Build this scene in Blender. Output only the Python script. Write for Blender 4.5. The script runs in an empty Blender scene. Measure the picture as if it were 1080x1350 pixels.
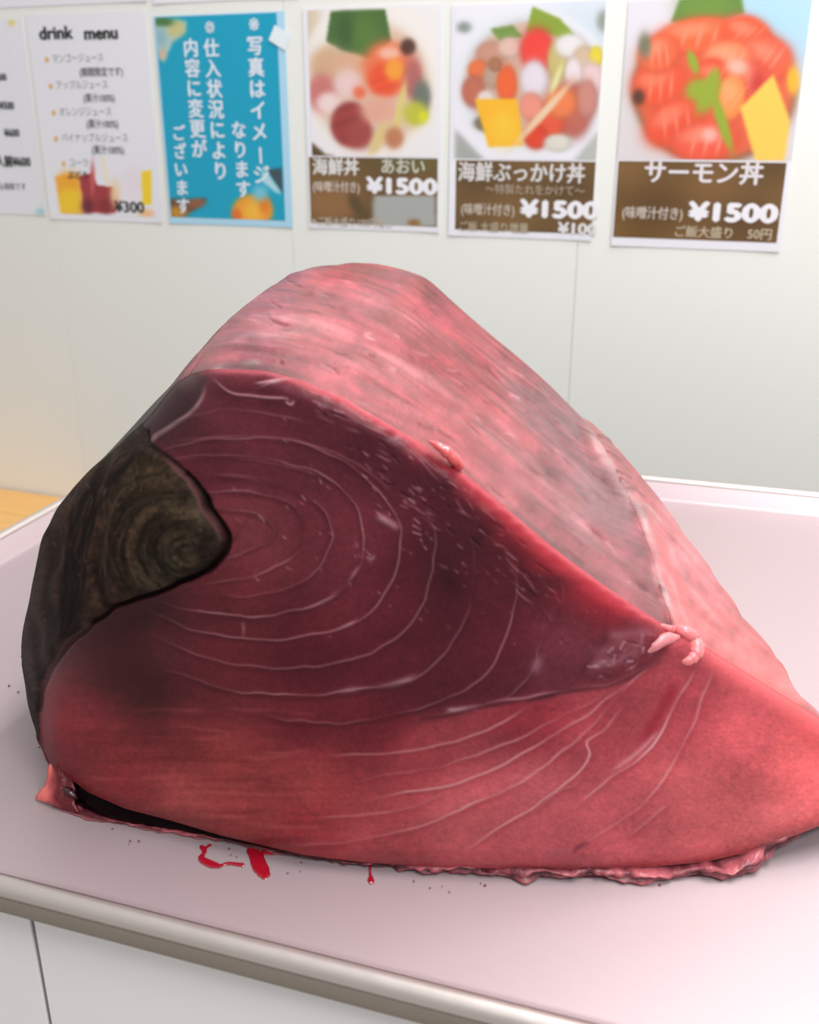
import bpy, bmesh, math
import numpy as np
from mathutils import Vector, Matrix

# ------------------------------------------------------------------ camera
F = 1318.0; PITCH = math.radians(21.3); YAW = math.radians(20.0); CAM_H = 0.33
sc = bpy.context.scene
col = sc.collection
cd = bpy.data.cameras.new('camera'); cam = bpy.data.objects.new('camera', cd); col.objects.link(cam)
cam.location = (0, 0, CAM_H)
cam.rotation_euler = (math.pi/2 - PITCH, 0, YAW)
cd.sensor_fit = 'HORIZONTAL'; cd.sensor_width = 36.0; cd.lens = F/1080*36
cd.clip_start = 0.02
cd.dof.use_dof = True; cd.dof.focus_distance = 0.58; cd.dof.aperture_fstop = 12.5
sc.camera = cam

# ------------------------------------------------------------------ light and exposure
w = bpy.data.worlds.new('world'); sc.world = w; w.use_nodes = True
bg = w.node_tree.nodes['Background']
bg.inputs[0].default_value = (1.0, 0.985, 0.98, 1); bg.inputs[1].default_value = 0.44

def area(name, loc, target, sx, sy, power, colr=(1, 1, 1)):
    l = bpy.data.lights.new(name, 'AREA'); l.shape = 'RECTANGLE'; l.size = sx; l.size_y = sy
    l.energy = power; l.color = colr
    o = bpy.data.objects.new(name, l); col.objects.link(o); o.location = loc
    o.rotation_euler = (Vector(target) - Vector(loc)).to_track_quat('-Z', 'Y').to_euler()
    return o
area('ceiling_light', (0.35, 0.75, 1.75), (0.1, 0.7, 0), 1.3, 0.35, 36, (1.0, 0.99, 0.98))
area('ceiling_light', (0.9, -0.5, 1.75), (0.2, 0.4, 0), 1.3, 0.35, 34, (1.0, 0.985, 0.98))
sc.view_settings.view_transform = 'Standard'
sc.view_settings.look = 'None'
sc.view_settings.gamma = 1.0
sc.view_settings.use_curve_mapping = False
sc.view_settings.exposure = 0.0

# ------------------------------------------------------------------ helpers
rng = np.random.default_rng(7)
CAM = np.array([0, 0, CAM_H])
_r = np.array([math.cos(YAW), math.sin(YAW), 0]); _fh = np.array([-math.sin(YAW), math.cos(YAW), 0])
_f = _fh*math.cos(PITCH) - np.array([0, 0, math.sin(PITCH)]); _u = np.cross(_r, _f)

def ray(u, v):
    u = np.asarray(u, float)[..., None]; v = np.asarray(v, float)[..., None]
    return _f + _r*(u-540)/F - _u*(v-675)/F
def on_z(u, v, z=0.0):
    d = ray(u, v); return CAM + d*((z-CAM_H)/d[..., 2])[..., None]
def on_y(u, v, y):
    d = ray(u, v); return CAM + d*(y/d[..., 1])[..., None]
def project(p):
    d = p - CAM; z = d @ _f
    return 540 + F*(d @ _r)/z, 675 - F*(d @ _u)/z

def lin(c):
    c = np.asarray(c, float)/255.0
    return np.where(c <= 0.04045, c/12.92, ((c+0.055)/1.055)**2.4)
def lin4(c, k=1.0):
    return tuple(np.clip(lin(c)*k, 0, 1)) + (1.0,)

def mat(name, color=None, rough=0.5, metal=0.0, coat=0.0, sss=0.0, attr=None, bump=0.0, bscale=200.0,
        spec=0.5, aniso=None, sss_rad=(0.012, 0.004, 0.003), rough_var=0.0, stretch=None, mottling=0.0):
    m = bpy.data.materials.new(name); m.use_nodes = True
    nt = m.node_tree; b = nt.nodes['Principled BSDF']
    b.inputs['Roughness'].default_value = rough; b.inputs['Metallic'].default_value = metal
    b.inputs['Coat Weight'].default_value = coat; b.inputs['Coat Roughness'].default_value = 0.18
    b.inputs['Specular IOR Level'].default_value = spec
    if sss:
        b.inputs['Subsurface Weight'].default_value = sss
        b.inputs['Subsurface Radius'].default_value = sss_rad
        b.inputs['Subsurface Scale'].default_value = 1.0
    src = None
    if attr:
        a = nt.nodes.new('ShaderNodeAttribute'); a.attribute_name = attr
        src = a.outputs['Color']
    else:
        b.inputs['Base Color'].default_value = color
    tc = nt.nodes.new('ShaderNodeTexCoord'); vec = tc.outputs['Object']
    if stretch:
        mp = nt.nodes.new('ShaderNodeMapping'); mp.inputs['Scale'].default_value = stretch
        nt.links.new(vec, mp.inputs['Vector']); vec = mp.outputs['Vector']
    if bump or rough_var or mottling:
        n = nt.nodes.new('ShaderNodeTexNoise'); n.inputs['Scale'].default_value = bscale
        n.inputs['Detail'].default_value = 4.0
        nt.links.new(vec, n.inputs['Vector'])
        if bump:
            bp = nt.nodes.new('ShaderNodeBump'); bp.inputs['Strength'].default_value = bump
            bp.inputs['Distance'].default_value = 0.002
            nt.links.new(n.outputs['Fac'], bp.inputs['Height']); nt.links.new(bp.outputs['Normal'], b.inputs['Normal'])
        if rough_var:
            mr = nt.nodes.new('ShaderNodeMapRange')
            mr.inputs['To Min'].default_value = rough - rough_var; mr.inputs['To Max'].default_value = rough + rough_var
            nt.links.new(n.outputs['Fac'], mr.inputs['Value']); nt.links.new(mr.outputs['Result'], b.inputs['Roughness'])
        if mottling:
            mx = nt.nodes.new('ShaderNodeMix'); mx.data_type = 'RGBA'; mx.blend_type = 'MULTIPLY'
            mx.inputs[0].default_value = 1.0
            mr2 = nt.nodes.new('ShaderNodeMapRange')
            mr2.inputs['To Min'].default_value = 1 - mottling; mr2.inputs['To Max'].default_value = 1 + mottling
            nt.links.new(n.outputs['Fac'], mr2.inputs['Value'])
            if src is None:
                rgb = nt.nodes.new('ShaderNodeRGB'); rgb.outputs[0].default_value = color; src = rgb.outputs[0]
            nt.links.new(src, mx.inputs[6]); nt.links.new(mr2.outputs['Result'], mx.inputs[7])
            src = mx.outputs[2]
    if src is not None:
        nt.links.new(src, b.inputs['Base Color'])
    return m

def mesh_obj(name, verts, faces, material, parent=None, colors=None, smooth=True, normals=None):
    me = bpy.data.meshes.new(name)
    verts = np.asarray(verts, np.float32)
    if isinstance(faces, np.ndarray):
        k = faces.shape[1]
        me.vertices.add(len(verts)); me.vertices.foreach_set('co', verts.ravel())
        me.loops.add(faces.size); me.loops.foreach_set('vertex_index', faces.astype(np.int32).ravel())
        me.polygons.add(len(faces))
        me.polygons.foreach_set('loop_start', np.arange(0, faces.size, k, dtype=np.int32))
        me.update(calc_edges=True)
    else:
        me.from_pydata(verts.tolist(), [], [list(map(int, f)) for f in faces]); me.update()
    if colors is not None:
        ca = me.color_attributes.new('col', 'FLOAT_COLOR', 'POINT')
        c4 = np.ones((len(verts), 4), np.float32); c4[:, :3] = colors
        ca.data.foreach_set('color', c4.ravel())
    me.polygons.foreach_set('use_smooth', np.full(len(me.polygons), smooth))
    if normals is not None:
        me.normals_split_custom_set_from_vertices(np.asarray(normals, np.float32).tolist())
    if material: me.materials.append(material)
    o = bpy.data.objects.new(name, me); col.objects.link(o)
    if parent is not None: o.parent = parent
    return o

def empty(name, loc=(0, 0, 0)):
    o = bpy.data.objects.new(name, None); o.empty_display_size = 0.05; o.location = loc
    col.objects.link(o); return o
def tag(o, label=None, cat=None, group=None, kind=None):
    if label: o['label'] = label
    if cat: o['category'] = cat
    if group: o['group'] = group
    if kind: o['kind'] = kind
    return o
def bm_obj(name, bm, material, parent=None, smooth=False):
    me = bpy.data.meshes.new(name); bm.to_mesh(me); bm.free()
    for p in me.polygons: p.use_smooth = smooth
    me.materials.append(material)
    o = bpy.data.objects.new(name, me); col.objects.link(o)
    if parent is not None: o.parent = parent
    return o
def box(name, lo, hi, material, parent=None, bevel=0.0):
    bm = bmesh.new(); bmesh.ops.create_cube(bm, size=1)
    lo = Vector(lo); hi = Vector(hi)
    for v in bm.verts:
        v.co = Vector((lo[i] + (hi[i]-lo[i])*(v.co[i]+.5) for i in range(3)))
    if bevel: bmesh.ops.bevel(bm, geom=bm.edges[:], offset=bevel, segments=2, affect='EDGES', profile=.6)
    return bm_obj(name, bm, material, parent)
def tube(pts, rad, sides=10, squash=None):
    pts = np.asarray(pts, float); rad = np.broadcast_to(np.asarray(rad, float), (len(pts),))
    tan = np.gradient(pts, axis=0); tan /= np.linalg.norm(tan, axis=1)[:, None]+1e-12
    V = []; Fc = []
    for p, t, r in zip(pts, tan, rad):
        up = np.array([0, 0, 1.0]) if abs(t[2]) < .9 else np.array([1.0, 0, 0])
        s = np.cross(t, up); s /= np.linalg.norm(s); q = np.cross(s, t)
        for k in range(sides):
            a = 2*math.pi*k/sides
            V.append(p + r*(math.cos(a)*s + math.sin(a)*q*(squash or 1)))
    n = len(pts)
    for i in range(n-1):
        for k in range(sides):
            Fc.append((i*sides+k, i*sides+(k+1) % sides, (i+1)*sides+(k+1) % sides, (i+1)*sides+k))
    Fc.append(tuple(range(sides))[::-1]); Fc.append(tuple((n-1)*sides+k for k in range(sides)))
    return V, Fc
def smooth_line(pts, n):
    """Catmull-Rom resample of a polyline to n points."""
    pts = np.asarray(pts, float)
    p = np.vstack([2*pts[0]-pts[1], pts, 2*pts[-1]-pts[-2]])
    seg = np.linalg.norm(np.diff(pts, axis=0), axis=1); s = np.concatenate([[0], np.cumsum(seg)])
    t = np.linspace(0, s[-1], n); i = np.clip(np.searchsorted(s, t, side='right')-1, 0, len(pts)-2)
    x = ((t-s[i])/np.maximum(seg[i], 1e-9))[:, None]
    a, b, c, d = p[i], p[i+1], p[i+2], p[i+3]
    return .5*((2*b)+(-a+c)*x+(2*a-5*b+4*c-d)*x**2+(-a+3*b-3*c+d)*x**3)

# --- small painting kit used for the flesh pattern and the printed menus
def blur1(a, s, ax):
    if s <= 0: return a
    r = max(1, int(3*s)); k = np.exp(-.5*(np.arange(-r, r+1)/s)**2); k /= k.sum()
    p = [(0, 0)]*a.ndim; p[ax] = (r, r)
    b = np.pad(a, p, mode='edge'); n = a.shape[ax]
    out = np.zeros_like(a)
    for i, kk in enumerate(k):
        sl = [slice(None)]*a.ndim; sl[ax] = slice(i, i+n); out += kk*b[tuple(sl)]
    return out
def blur(a, s): return blur1(blur1(a, s, 0), s, 1)
def noise(h, w, sy, sx):
    """smooth noise, zero mean, unit deviation, feature size sy by sx cells"""
    q = max(1, int(min(sy, sx)/3)) if min(sy, sx) > 6 else 1
    hh, ww = h//q+2, w//q+2
    a = rng.standard_normal((hh, ww))
    a = blur1(blur1(a, sy/q, 0), sx/q, 1); a /= a.std()+1e-9
    if q > 1:
        yy = np.linspace(0, hh-1.001, h); xx = np.linspace(0, ww-1.001, w)
        y0 = yy.astype(int); x0 = xx.astype(int); fy = (yy-y0)[:, None]; fx = (xx-x0)[None]
        a = (a[y0][:, x0]*(1-fy)*(1-fx)+a[y0+1][:, x0]*fy*(1-fx)+a[y0][:, x0+1]*(1-fy)*fx+a[y0+1][:, x0+1]*fy*fx)
    return a[:h, :w]
def poly_mask(poly, X, Y):
    inside = np.zeros(X.shape, bool); n = len(poly)
    for i in range(n):
        x1, y1 = poly[i]; x2, y2 = poly[(i+1) % n]
        if y1 == y2: continue
        c = ((y1 > Y) != (y2 > Y)) & (X < (x2-x1)*(Y-y1)/(y2-y1)+x1)
        inside ^= c
    return inside
def dist_line(pts, X, Y, pad=None):
    """distance field to a polyline (full array)"""
    D = np.full(X.shape, 1e6)
    for (x1, y1), (x2, y2) in zip(pts[:-1], pts[1:]):
        dx, dy = x2-x1, y2-y1; L = dx*dx+dy*dy+1e-9
        if pad is None:
            t = np.clip(((X-x1)*dx+(Y-y1)*dy)/L, 0, 1)
            D = np.minimum(D, np.hypot(X-x1-t*dx, Y-y1-t*dy))
        else:
            x0a = int(max(0, min(x1, x2)-pad-X[0, 0])); x1a = int(max(0, max(x1, x2)+pad-X[0, 0]+1))
            y0a = int(max(0, min(y1, y2)-pad-Y[0, 0])); y1a = int(max(0, max(y1, y2)+pad-Y[0, 0]+1))
            sl = (slice(y0a, y1a), slice(x0a, x1a))
            if X[sl].size == 0: continue
            t = np.clip(((X[sl]-x1)*dx+(Y[sl]-y1)*dy)/L, 0, 1)
            D[sl] = np.minimum(D[sl], np.hypot(X[sl]-x1-t*dx, Y[sl]-y1-t*dy))
    return D
def idw(ctrl, X, Y, step=8, p=3.2):
    xs = X[0, ::step]; ys = Y[::step, 0]
    gx, gy = np.meshgrid(xs, ys)
    num = 0; den = 0
    for x, y, c in ctrl:
        wgt = 1/((gx-x)**2+(gy-y)**2+300)**(p/2)
        num = num+wgt[..., None]*np.array(c, float); den = den+wgt
    g = num/den[..., None]
    yy = np.clip((Y[:, 0]-ys[0])/step, 0, len(ys)-1.001); xx = np.clip((X[0]-xs[0])/step, 0, len(xs)-1.001)
    y0 = yy.astype(int); x0 = xx.astype(int); fy = (yy-y0)[:, None, None]; fx = (xx-x0)[None, :, None]
    return g[y0][:, x0]*(1-fy)*(1-fx)+g[y0+1][:, x0]*fy*(1-fx)+g[y0][:, x0+1]*(1-fy)*fx+g[y0+1][:, x0+1]*fy*fx
def samp(img, x, y):
    h, w = img.shape[:2]
    x = np.clip(x, 0, w-1.001); y = np.clip(y, 0, h-1.001)
    x0 = x.astype(int); y0 = y.astype(int); fx = x-x0; fy = y-y0
    if img.ndim == 3: fx = fx[..., None]; fy = fy[..., None]
    return img[y0, x0]*(1-fx)*(1-fy)+img[y0, x0+1]*fx*(1-fy)+img[y0+1, x0]*(1-fx)*fy+img[y0+1, x0+1]*fx*fy

# ------------------------------------------------------------------ the setting
M_wall = mat('wall_paint', lin4((240, 241, 236)), rough=0.55, bump=0.02, bscale=60)
M_floor = mat('floor_vinyl', lin4((190, 185, 178)), rough=0.6, mottling=0.1, bscale=20)
M_joint = mat('joint_filler', lin4((236, 236, 230)), rough=0.8)
WALL_Y = 1.40
wall = box('wall_back', (-3.0, WALL_Y+0.012, -0.85), (3.0, WALL_Y+0.1, 2.4), M_joint); tag(wall, kind='structure')
seams = [-2.86, -2.43, -1.995, -1.56, -1.13, -0.697, -0.265, 0.17, 0.6, 1.03, 1.46, 1.9, 2.33]
for x0, x1 in zip(seams[:-1], seams[1:]):
    box('wall_panel', (x0+.0003, WALL_Y, -0.85), (x1-.0003, WALL_Y+.0119, 2.4), M_wall, wall, bevel=0.0006)
fl = box('floor', (-3.0, -1.6, -0.95), (3.0, 1.6, -0.85), M_floor); tag(fl, kind='structure')

# counter under the tray: white doors with a dark gap
M_white = mat('white_laminate', lin4((244, 241, 243)), rough=0.4, bump=0.01, bscale=30)
M_dark = mat('gap_dark', lin4((70, 64, 66)), rough=0.9)
cab = empty('counter_cabinet', (-0.05, 0.6, -0.85))
tag(cab, 'white laminate counter with plain doors under the metal tray', 'counter')
def cbox(name, lo, hi, m, par, bev=0.0):
    o = box(name, lo, hi, m, par, bev)
    o.matrix_parent_inverse = Matrix.Translation(-par.location) if par.type == 'EMPTY' else Matrix()
    return o
cbox('worktop', (-0.575, 0.3055, -0.022), (0.62, 0.95, -0.0035), M_white, cab, 0.002)
cbox('carcass', (-0.57, 0.3055, -0.78), (0.615, 0.94, -0.0225), M_dark, cab)
cbox('plinth', (-0.55, 0.34, -0.85), (0.60, 0.92, -0.78), M_dark, cab)
for x0, x1 in ((-0.57, -0.2952), (-0.2925, 0.16), (0.1627, 0.615)):
    cbox('door', (x0, 0.286, -0.775), (x1, 0.3045, -0.005), M_white, cab, 0.0004)

for x0, x1 in ((-0.2951, -0.2926), (0.1601, 0.1626)):  # grey strips added to stand for the shade in the door gaps
    cbox('door_gap_shade', (x0, 0.2872, -0.775), (x1, 0.3045, -0.006), mat('gap_shade_grey', lin4((128, 120, 124)), rough=.8), cab)

# low wooden bench against the wall, seen past the tray's left rim
M_wood = mat('bench_wood', lin4((238, 186, 112)), rough=0.5, mottling=0.18, bscale=14, stretch=(0.6, 9, 9))
bench = empty('wooden_bench', (-1.5, 1.15, -0.85))
tag(bench, 'low pale orange wooden bench against wall beyond tray\'s left rim', 'bench')
for k in range(3):
    y0 = 1.10+k*0.0985
    cbox('plank', (-1.72, y0, -0.34), (-1.1, y0+0.0970, -0.31), M_wood, bench, 0.002)
cbox('apron', (-1.68, 1.115, -0.42), (-1.14, 1.135, -0.3405), M_wood, bench, 0.001)
for x in (-1.68, -1.19):
    for y in (1.137, 1.33):
        cbox('leg', (x, y, -0.85), (x+.05, y+.05, -0.3405), M_wood, bench, 0.002)

# ------------------------------------------------------------------ tray
M_tray = mat('brushed_aluminium', lin4((182, 165, 169)), rough=0.48, metal=0.45, rough_var=0.03, bump=0.03,
             bscale=120, stretch=(0.6, 12, 4), mottling=0.03)
M_rim = mat('rolled_aluminium', lin4((204, 194, 190)), rough=0.40, metal=0.7, rough_var=0.05, bump=0.03, bscale=150)
TR = math.radians(2.4)
tray = empty('metal_tray', (-0.10, 0.60, 0.0)); tray.rotation_euler = (0, 0, TR)
tag(tray, 'large shallow brushed aluminium tray with rolled rim under the tuna block', 'tray')
hw, hd, cr = 0.475, 0.3215, 0.045
def rrect(off, z, n=10):
    r = max(cr+off, 0.004); out = []
    for cx, cy, a0 in ((hw-cr, hd-cr, 0), (-(hw-cr), hd-cr, 90), (-(hw-cr), -(hd-cr), 180), (hw-cr, -(hd-cr), 270)):
        for k in range(n+1):
            a = math.radians(a0+90*k/n); out.append((cx+r*math.cos(a), cy+r*math.sin(a), z))
    return out
def loops_mesh(name, prof, m, parent, fill=False):
    V = []; Fc = []
    for o, z in prof: V += rrect(o, z)
    n = len(rrect(0, 0))
    for i in range(len(prof)-1):
        for k in range(n): Fc.append((i*n+k, (i+1)*n+k, (i+1)*n+(k+1) % n, i*n+(k+1) % n))
    if fill == 1: Fc.append(tuple(range(n)))
    if fill == 2: Fc.append(tuple((len(prof)-1)*n+k for k in range(n))[::-1])
    return mesh_obj(name, V, Fc, m, parent)
pan = [(-0.040, 0.0), (-0.0225, 0.0), (-0.022, 0.0), (-0.0195, 0.0003), (-0.017, 0.0014), (-0.0155, 0.0030), (-0.0065, 0.0135)]
body = loops_mesh('pan', pan, M_tray, tray, fill=1)
und = [(-0.0077, 0.0127), (-0.0165, 0.0024), (-0.018, 0.0004), (-0.021, -0.001), (-0.022, -0.0011)]
loops_mesh('pan_underside', und, M_tray, tray, fill=2)
br = 0.0046
rim = [(-0.0065, 0.0118)]
for k in range(0, 15):
    a = math.radians(195-k*15); rim.append((-0.0013+br*math.cos(a), 0.0124+br*math.sin(a)))
rim += [(0.0014, 0.0086), (0.0004, 0.0092)]
loops_mesh('rolled_rim', rim, M_rim, tray)
M_skirt = mat('shaded_aluminium', lin4((150, 140, 130)), rough=0.5, metal=0.5, rough_var=0.05, bump=0.03, bscale=150)  # darker copy of the rim metal, standing for shade under the bead
loops_mesh('rim_skirt', [(0.0006, 0.0092), (0.0020, 0.0084), (0.0022, 0.0078), (0.0022, 0.0008), (0.0016, 0.0), (0.0008, 0.0006), (0.0006, 0.0092)], M_skirt, tray)['label'] = 'lower lip of the rim, shade put into its colour'

# ------------------------------------------------------------------ tuna block: geometry
TA = math.radians(17.0)
AX = np.array([math.cos(TA), math.sin(TA), 0]); BX = np.array([-math.sin(TA), math.cos(TA), 0])
ORG = np.array([-0.145, 0.357, 0.0])

TOPC = [(30, 866), (33, 838), (37, 812), (45, 775), (52, 735), (62, 700), (80, 666), (102, 638), (135, 606), (165, 578),
        (190, 556), (204, 540), (216, 524), (230, 507), (250, 493), (275, 487), (310, 487), (350, 489), (400, 503), (450, 524), (500, 552),
        (550, 582), (600, 615), (650, 655), (700, 698), (750, 738), (800, 774), (850, 808), (884, 829), (905, 838),
        (930, 853), (980, 884), (1030, 915), (1080, 946), (1100, 962), (1108, 985), (1114, 1030), (1116, 1072)]
BOTC = [(30, 868), (36, 905), (44, 945), (52, 975), (60, 1004), (75, 1018), (95, 1028), (115, 1044), (165, 1066), (230, 1083),
        (290, 1101), (400, 1127), (480, 1137), (560, 1142), (650, 1145), (760, 1146), (860, 1143), (930, 1136), (985, 1124),
        (1030, 1108), (1078, 1090), (1100, 1080), (1116, 1074)]
NX, NY, NT = 760, 470, 250
cx = np.linspace(30.5, 1115.5, NX)
top_y = np.interp(cx, *np.array(TOPC).T); bot_y = np.interp(cx, *np.array(BOTC).T)
top_y[1:-1] = blur1(top_y, 2.0, 0)[1:-1]; bot_y[1:-1] = blur1(bot_y, 2.0, 0)[1:-1]
vv = np.linspace(0, 1, NY)
PX = np.repeat(cx[None], NY, 0); PY = top_y[None]+(bot_y-top_y)[None]*vv[:, None]

# pattern chart of the cut face (x 0..1140, y 320..1220)
CH, CW, Y0 = 900, 1140, 320
gx, gy = np.meshgrid(np.arange(CW, dtype=float), np.arange(CH, dtype=float)+Y0)
A_IDX = 14
topline = np.array(TOPC)
d_top = dist_line(topline[A_IDX:29], gx, gy)
d_left = dist_line(np.vstack([topline[:A_IDX+1], ]), gx, gy)
d_leftb = dist_line(np.array([(30, 867)]+BOTC[:5]), gx, gy)
d_rt = dist_line(topline[28:], gx, gy)
d_bot = dist_line(np.array(BOTC[4:]), gx, gy)
MPP = 0.00037
def rnd(d, r):
    q = np.clip(1-d*MPP/r, 0, 1); return r*(1-np.sqrt(np.clip(1-q*q, 0, 1)))
edge_back = rnd(d_top, 0.010)+rnd(d_left, 0.045)*0.8+rnd(d_leftb, 0.030)*0.7+rnd(d_rt, 0.010)+rnd(d_bot, 0.010)*0.6
edge_back = blur(edge_back, 1.5)

def lift(u, v, extra):
    d = ray(u, v); P = on_y(u, v, 0.36)
    t = (P-CAM) @ _f
    for _ in range(40):
        P = CAM + d*t[..., None]
        rel = P-ORG; a = rel @ AX; c = P[..., 2]; b = rel @ BX
        want = 1.05*np.clip(a-0.01, -.3, .3)**2+0.10*c+0.25*np.clip(c-.10, 0, 1)**2+extra
        t = t+(want-b)/(d @ BX)*0.9
    return CAM + d*t[..., None]
EXT = samp(edge_back, PX, PY-Y0)
zb_ = np.interp(cx, [30, 52, 75, 115, 200, 300, 480, 950, 1040, 1116], [.05, .03, .016, .012, .009, .007, .004, .005, .012, .018])
Pb = on_z(cx, bot_y, zb_); rel_ = Pb-ORG; a_ = rel_ @ AX
delta = rel_ @ BX-(1.05*np.clip(a_-0.01, -.3, .3)**2+0.10*zb_+EXT[-1])
delta = blur1(delta, 6, 0)*np.clip((cx-55)/40, 0, 1)
EXT = EXT+delta[None]*(vv**1.6)[:, None]
FP = lift(PX, PY, EXT); FP[..., 2] = np.maximum(FP[..., 2], .0015)
def ext_at(px, py):
    px = np.asarray(px, float); py = np.asarray(py, float)
    v = np.clip((py-np.interp(px, cx, top_y))/np.maximum(np.interp(px, cx, bot_y)-np.interp(px, cx, top_y), 1), 0, 1)
    return samp(edge_back, px, py-Y0)+np.interp(px, cx, delta)*v**1.6

# back contour of the block (points on the far end, with depth along the fish axis)
L = 0.42
arc = np.concatenate([[0], np.cumsum(np.hypot(np.diff(cx), np.diff(top_y)))])
iA = int(np.argmin(abs(cx-250))); iB = int(np.argmin(abs(cx-893))); iC = int(np.argmin(abs(cx-1092)))
def span(i0, i1, pts):
    s = (arc[i0:i1+1]-arc[i0])/(arc[i1]-arc[i0]); ln = smooth_line(pts, 200)
    q = np.linspace(0, 1, 200); return np.interp(s, q, ln[:, 0]), np.interp(s, q, ln[:, 1])
bu = np.zeros(NX); bv = np.zeros(NX)
bu[:iA+1], bv[:iA+1] = span(0, iA, [(345, 610), (352, 520), (385, 430), (415, 378), (452, 353)])
bu[iA:iB+1], bv[iA:iB+1] = span(iA, iB, [(452, 353), (470, 348), (492, 347), (515, 350), (545, 357), (568, 367), (600, 395), (650, 438), (720, 499), (762, 546)])
bu[iB:iC+1], bv[iB:iC+1] = span(iB, iC, [(762, 546), (780, 556), (805, 580), (832, 612), (851, 640)])
bu[iC:], bv[iC:] = span(iC, NX-1, [(851, 640), (858, 668), (862, 700), (864, 712)])
def lift_b(u, v, b):
    d = ray(u, v); t = ((ORG-CAM) @ BX + b)/(d @ BX); return CAM+d*t[..., None]
BP = lift_b(bu, bv, np.full(NX, L)); BP[:, 2] = np.maximum(BP[:, 2], .004)
tt = np.linspace(0, 1, NT+1)[1:]
tt = tt**1.15
SW = FP[0][None]*(1-tt)[:, None, None]+BP[None]*tt[:, None, None]
# swelling of the surfaces between front and back
bul = np.interp(np.arange(NX), [0, iA*0.6, iA, iA+60, (iA+iB)//2, iB-40, iB, iB+40, iC, NX-1],
                [0.0, .012, .016, .010, .004, .006, .012, .008, .000, 0])
hump = 4*tt*(1-tt)
diry = np.interp(np.arange(NX), [0, iA, iB, NX-1], [-.6, -.35, .35, .3])
SW[..., 2] += hump[:, None]*bul[None]
SW += (hump[:, None]*(bul*diry)[None])[..., None]*AX
# flesh ridges running across the upper cut plane, parallel to the front edge
rid = noise(NT, NX, 6, 80)*0.0011+noise(NT, NX, 3, 25)*0.0006+noise(NT, NX, 16, 110)*0.0020
ridm = np.interp(np.arange(NX), [0, iA-30, iA+20, iB-30, iB, NX-1], [.2, .5, 1, .8, .5, .3])
fade = np.clip(tt/0.08, 0, 1)*np.clip((1-tt)/0.06, 0.25, 1)
nrmU = np.array([0.30, 0, 0.95])
SWD = (rid*ridm[None]*fade[:, None])
SW += SWD[..., None]*(AX*0.45+np.array([0, 0, .9]))
SW[-12:] -= (np.linspace(0, 1, 12)**3*0.006)[:, None, None]*(np.array([0, 0, .8]))

# ------------------------------------------------------------------ tuna block: flesh colours and relief
rgb_lean = [(300, 530, (112, 45, 54)), (400, 560, (100, 38, 47)), (500, 600, (90, 31, 41)), (600, 690, (82, 27, 37)),
    (700, 740, (86, 27, 36)), (800, 790, (104, 32, 40)), (850, 830, (124, 44, 52)), (250, 620, (112, 42, 50)),
    (330, 690, (130, 56, 63)), (300, 690, (128, 52, 58)), (350, 620, (112, 44, 52)), (450, 700, (112, 42, 51)), (550, 780, (94, 29, 39)),
    (650, 850, (92, 29, 39)), (300, 800, (104, 37, 43)), (400, 860, (94, 29, 37)), (200, 840, (92, 36, 40)),
    (150, 850, (80, 33, 35)), (500, 900, (106, 32, 42)), (750, 860, (114, 46, 56)), (580, 770, (80, 24, 34)), (110, 890, (92, 38, 42)),
    (300, 880, (104, 36, 42)), (240, 520, (92, 40, 46)), (220, 560, (80, 36, 40)), (320, 500, (128, 50, 60)), (370, 520, (104, 38, 48)), (190, 810, (62, 30, 30))]
rgb_toro = [(120, 930, (150, 52, 57)), (90, 970, (144, 46, 51)), (200, 950, (128, 46, 48)), (250, 960, (140, 50, 52)),
    (300, 1000, (166, 64, 60)), (150, 1010, (152, 53, 55)), (250, 1050, (168, 72, 69)), (400, 950, (120, 35, 42)),
    (400, 1030, (172, 66, 65)), (400, 1090, (152, 51, 55)), (500, 960, (126, 37, 46)), (550, 1000, (166, 63, 68)),
    (600, 1060, (190, 86, 88)), (700, 950, (152, 49, 58)), (700, 1040, (190, 86, 90)), (800, 950, (172, 66, 73)),
    (800, 1080, (190, 82, 87)), (900, 930, (182, 70, 77)), (900, 1050, (196, 87, 89)), (1000, 960, (208, 86, 90)),
    (1050, 1000, (216, 92, 91)), (1000, 1080, (202, 90, 90)), (1080, 960, (228, 84, 84)), (200, 890, (98, 38, 40)), (160, 880, (92, 38, 41)),
    (190, 920, (104, 40, 42)), (70, 1000, (140, 44, 50)), (330, 1060, (170, 66, 64)), (500, 1100, (180, 72, 75))]
rgb_dark = [(250, 690, (72, 62, 48)), (200, 690, (64, 51, 40)), (150, 700, (60, 45, 38)), (100, 720, (57, 41, 35)),
    (60, 830, (52, 40, 34)), (200, 620, (66, 54, 41)), (120, 800, (54, 39, 34)), (230, 740, (60, 55, 44)),
    (180, 580, (48, 37, 34)), (275, 715, (48, 40, 34)), (45, 930, (44, 40, 40))]
yb = np.interp(gx[0], [0, 100, 200, 300, 400, 500, 588, 625, 662, 708, 759, 806, 843, 870, 890, 1140],
               [880, 885, 905, 945, 962, 955, 942, 932, 925, 918, 908, 901, 886, 871, 845, 700])
wb = np.interp(gx[0], [0, 400, 560, 640, 1140], [16, 22, 8, 3, 3])
m_toro = 1/(1+np.exp(-np.clip((gy-yb[None])/wb[None], -30, 30)))
dark_poly = [(0, 700), (60, 600), (188, 545), (193, 575), (205, 592), (222, 606), (238, 618), (252, 636), (266, 655), (280, 678), (292, 694), (297, 710),
             (294, 726), (284, 741), (268, 752), (250, 761), (226, 770), (205, 778), (186, 786), (172, 792), (150, 801), (128, 815),
             (105, 832), (85, 850), (68, 872), (56, 895), (53, 925), (54, 960), (57, 1000), (0, 1000)]
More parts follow.
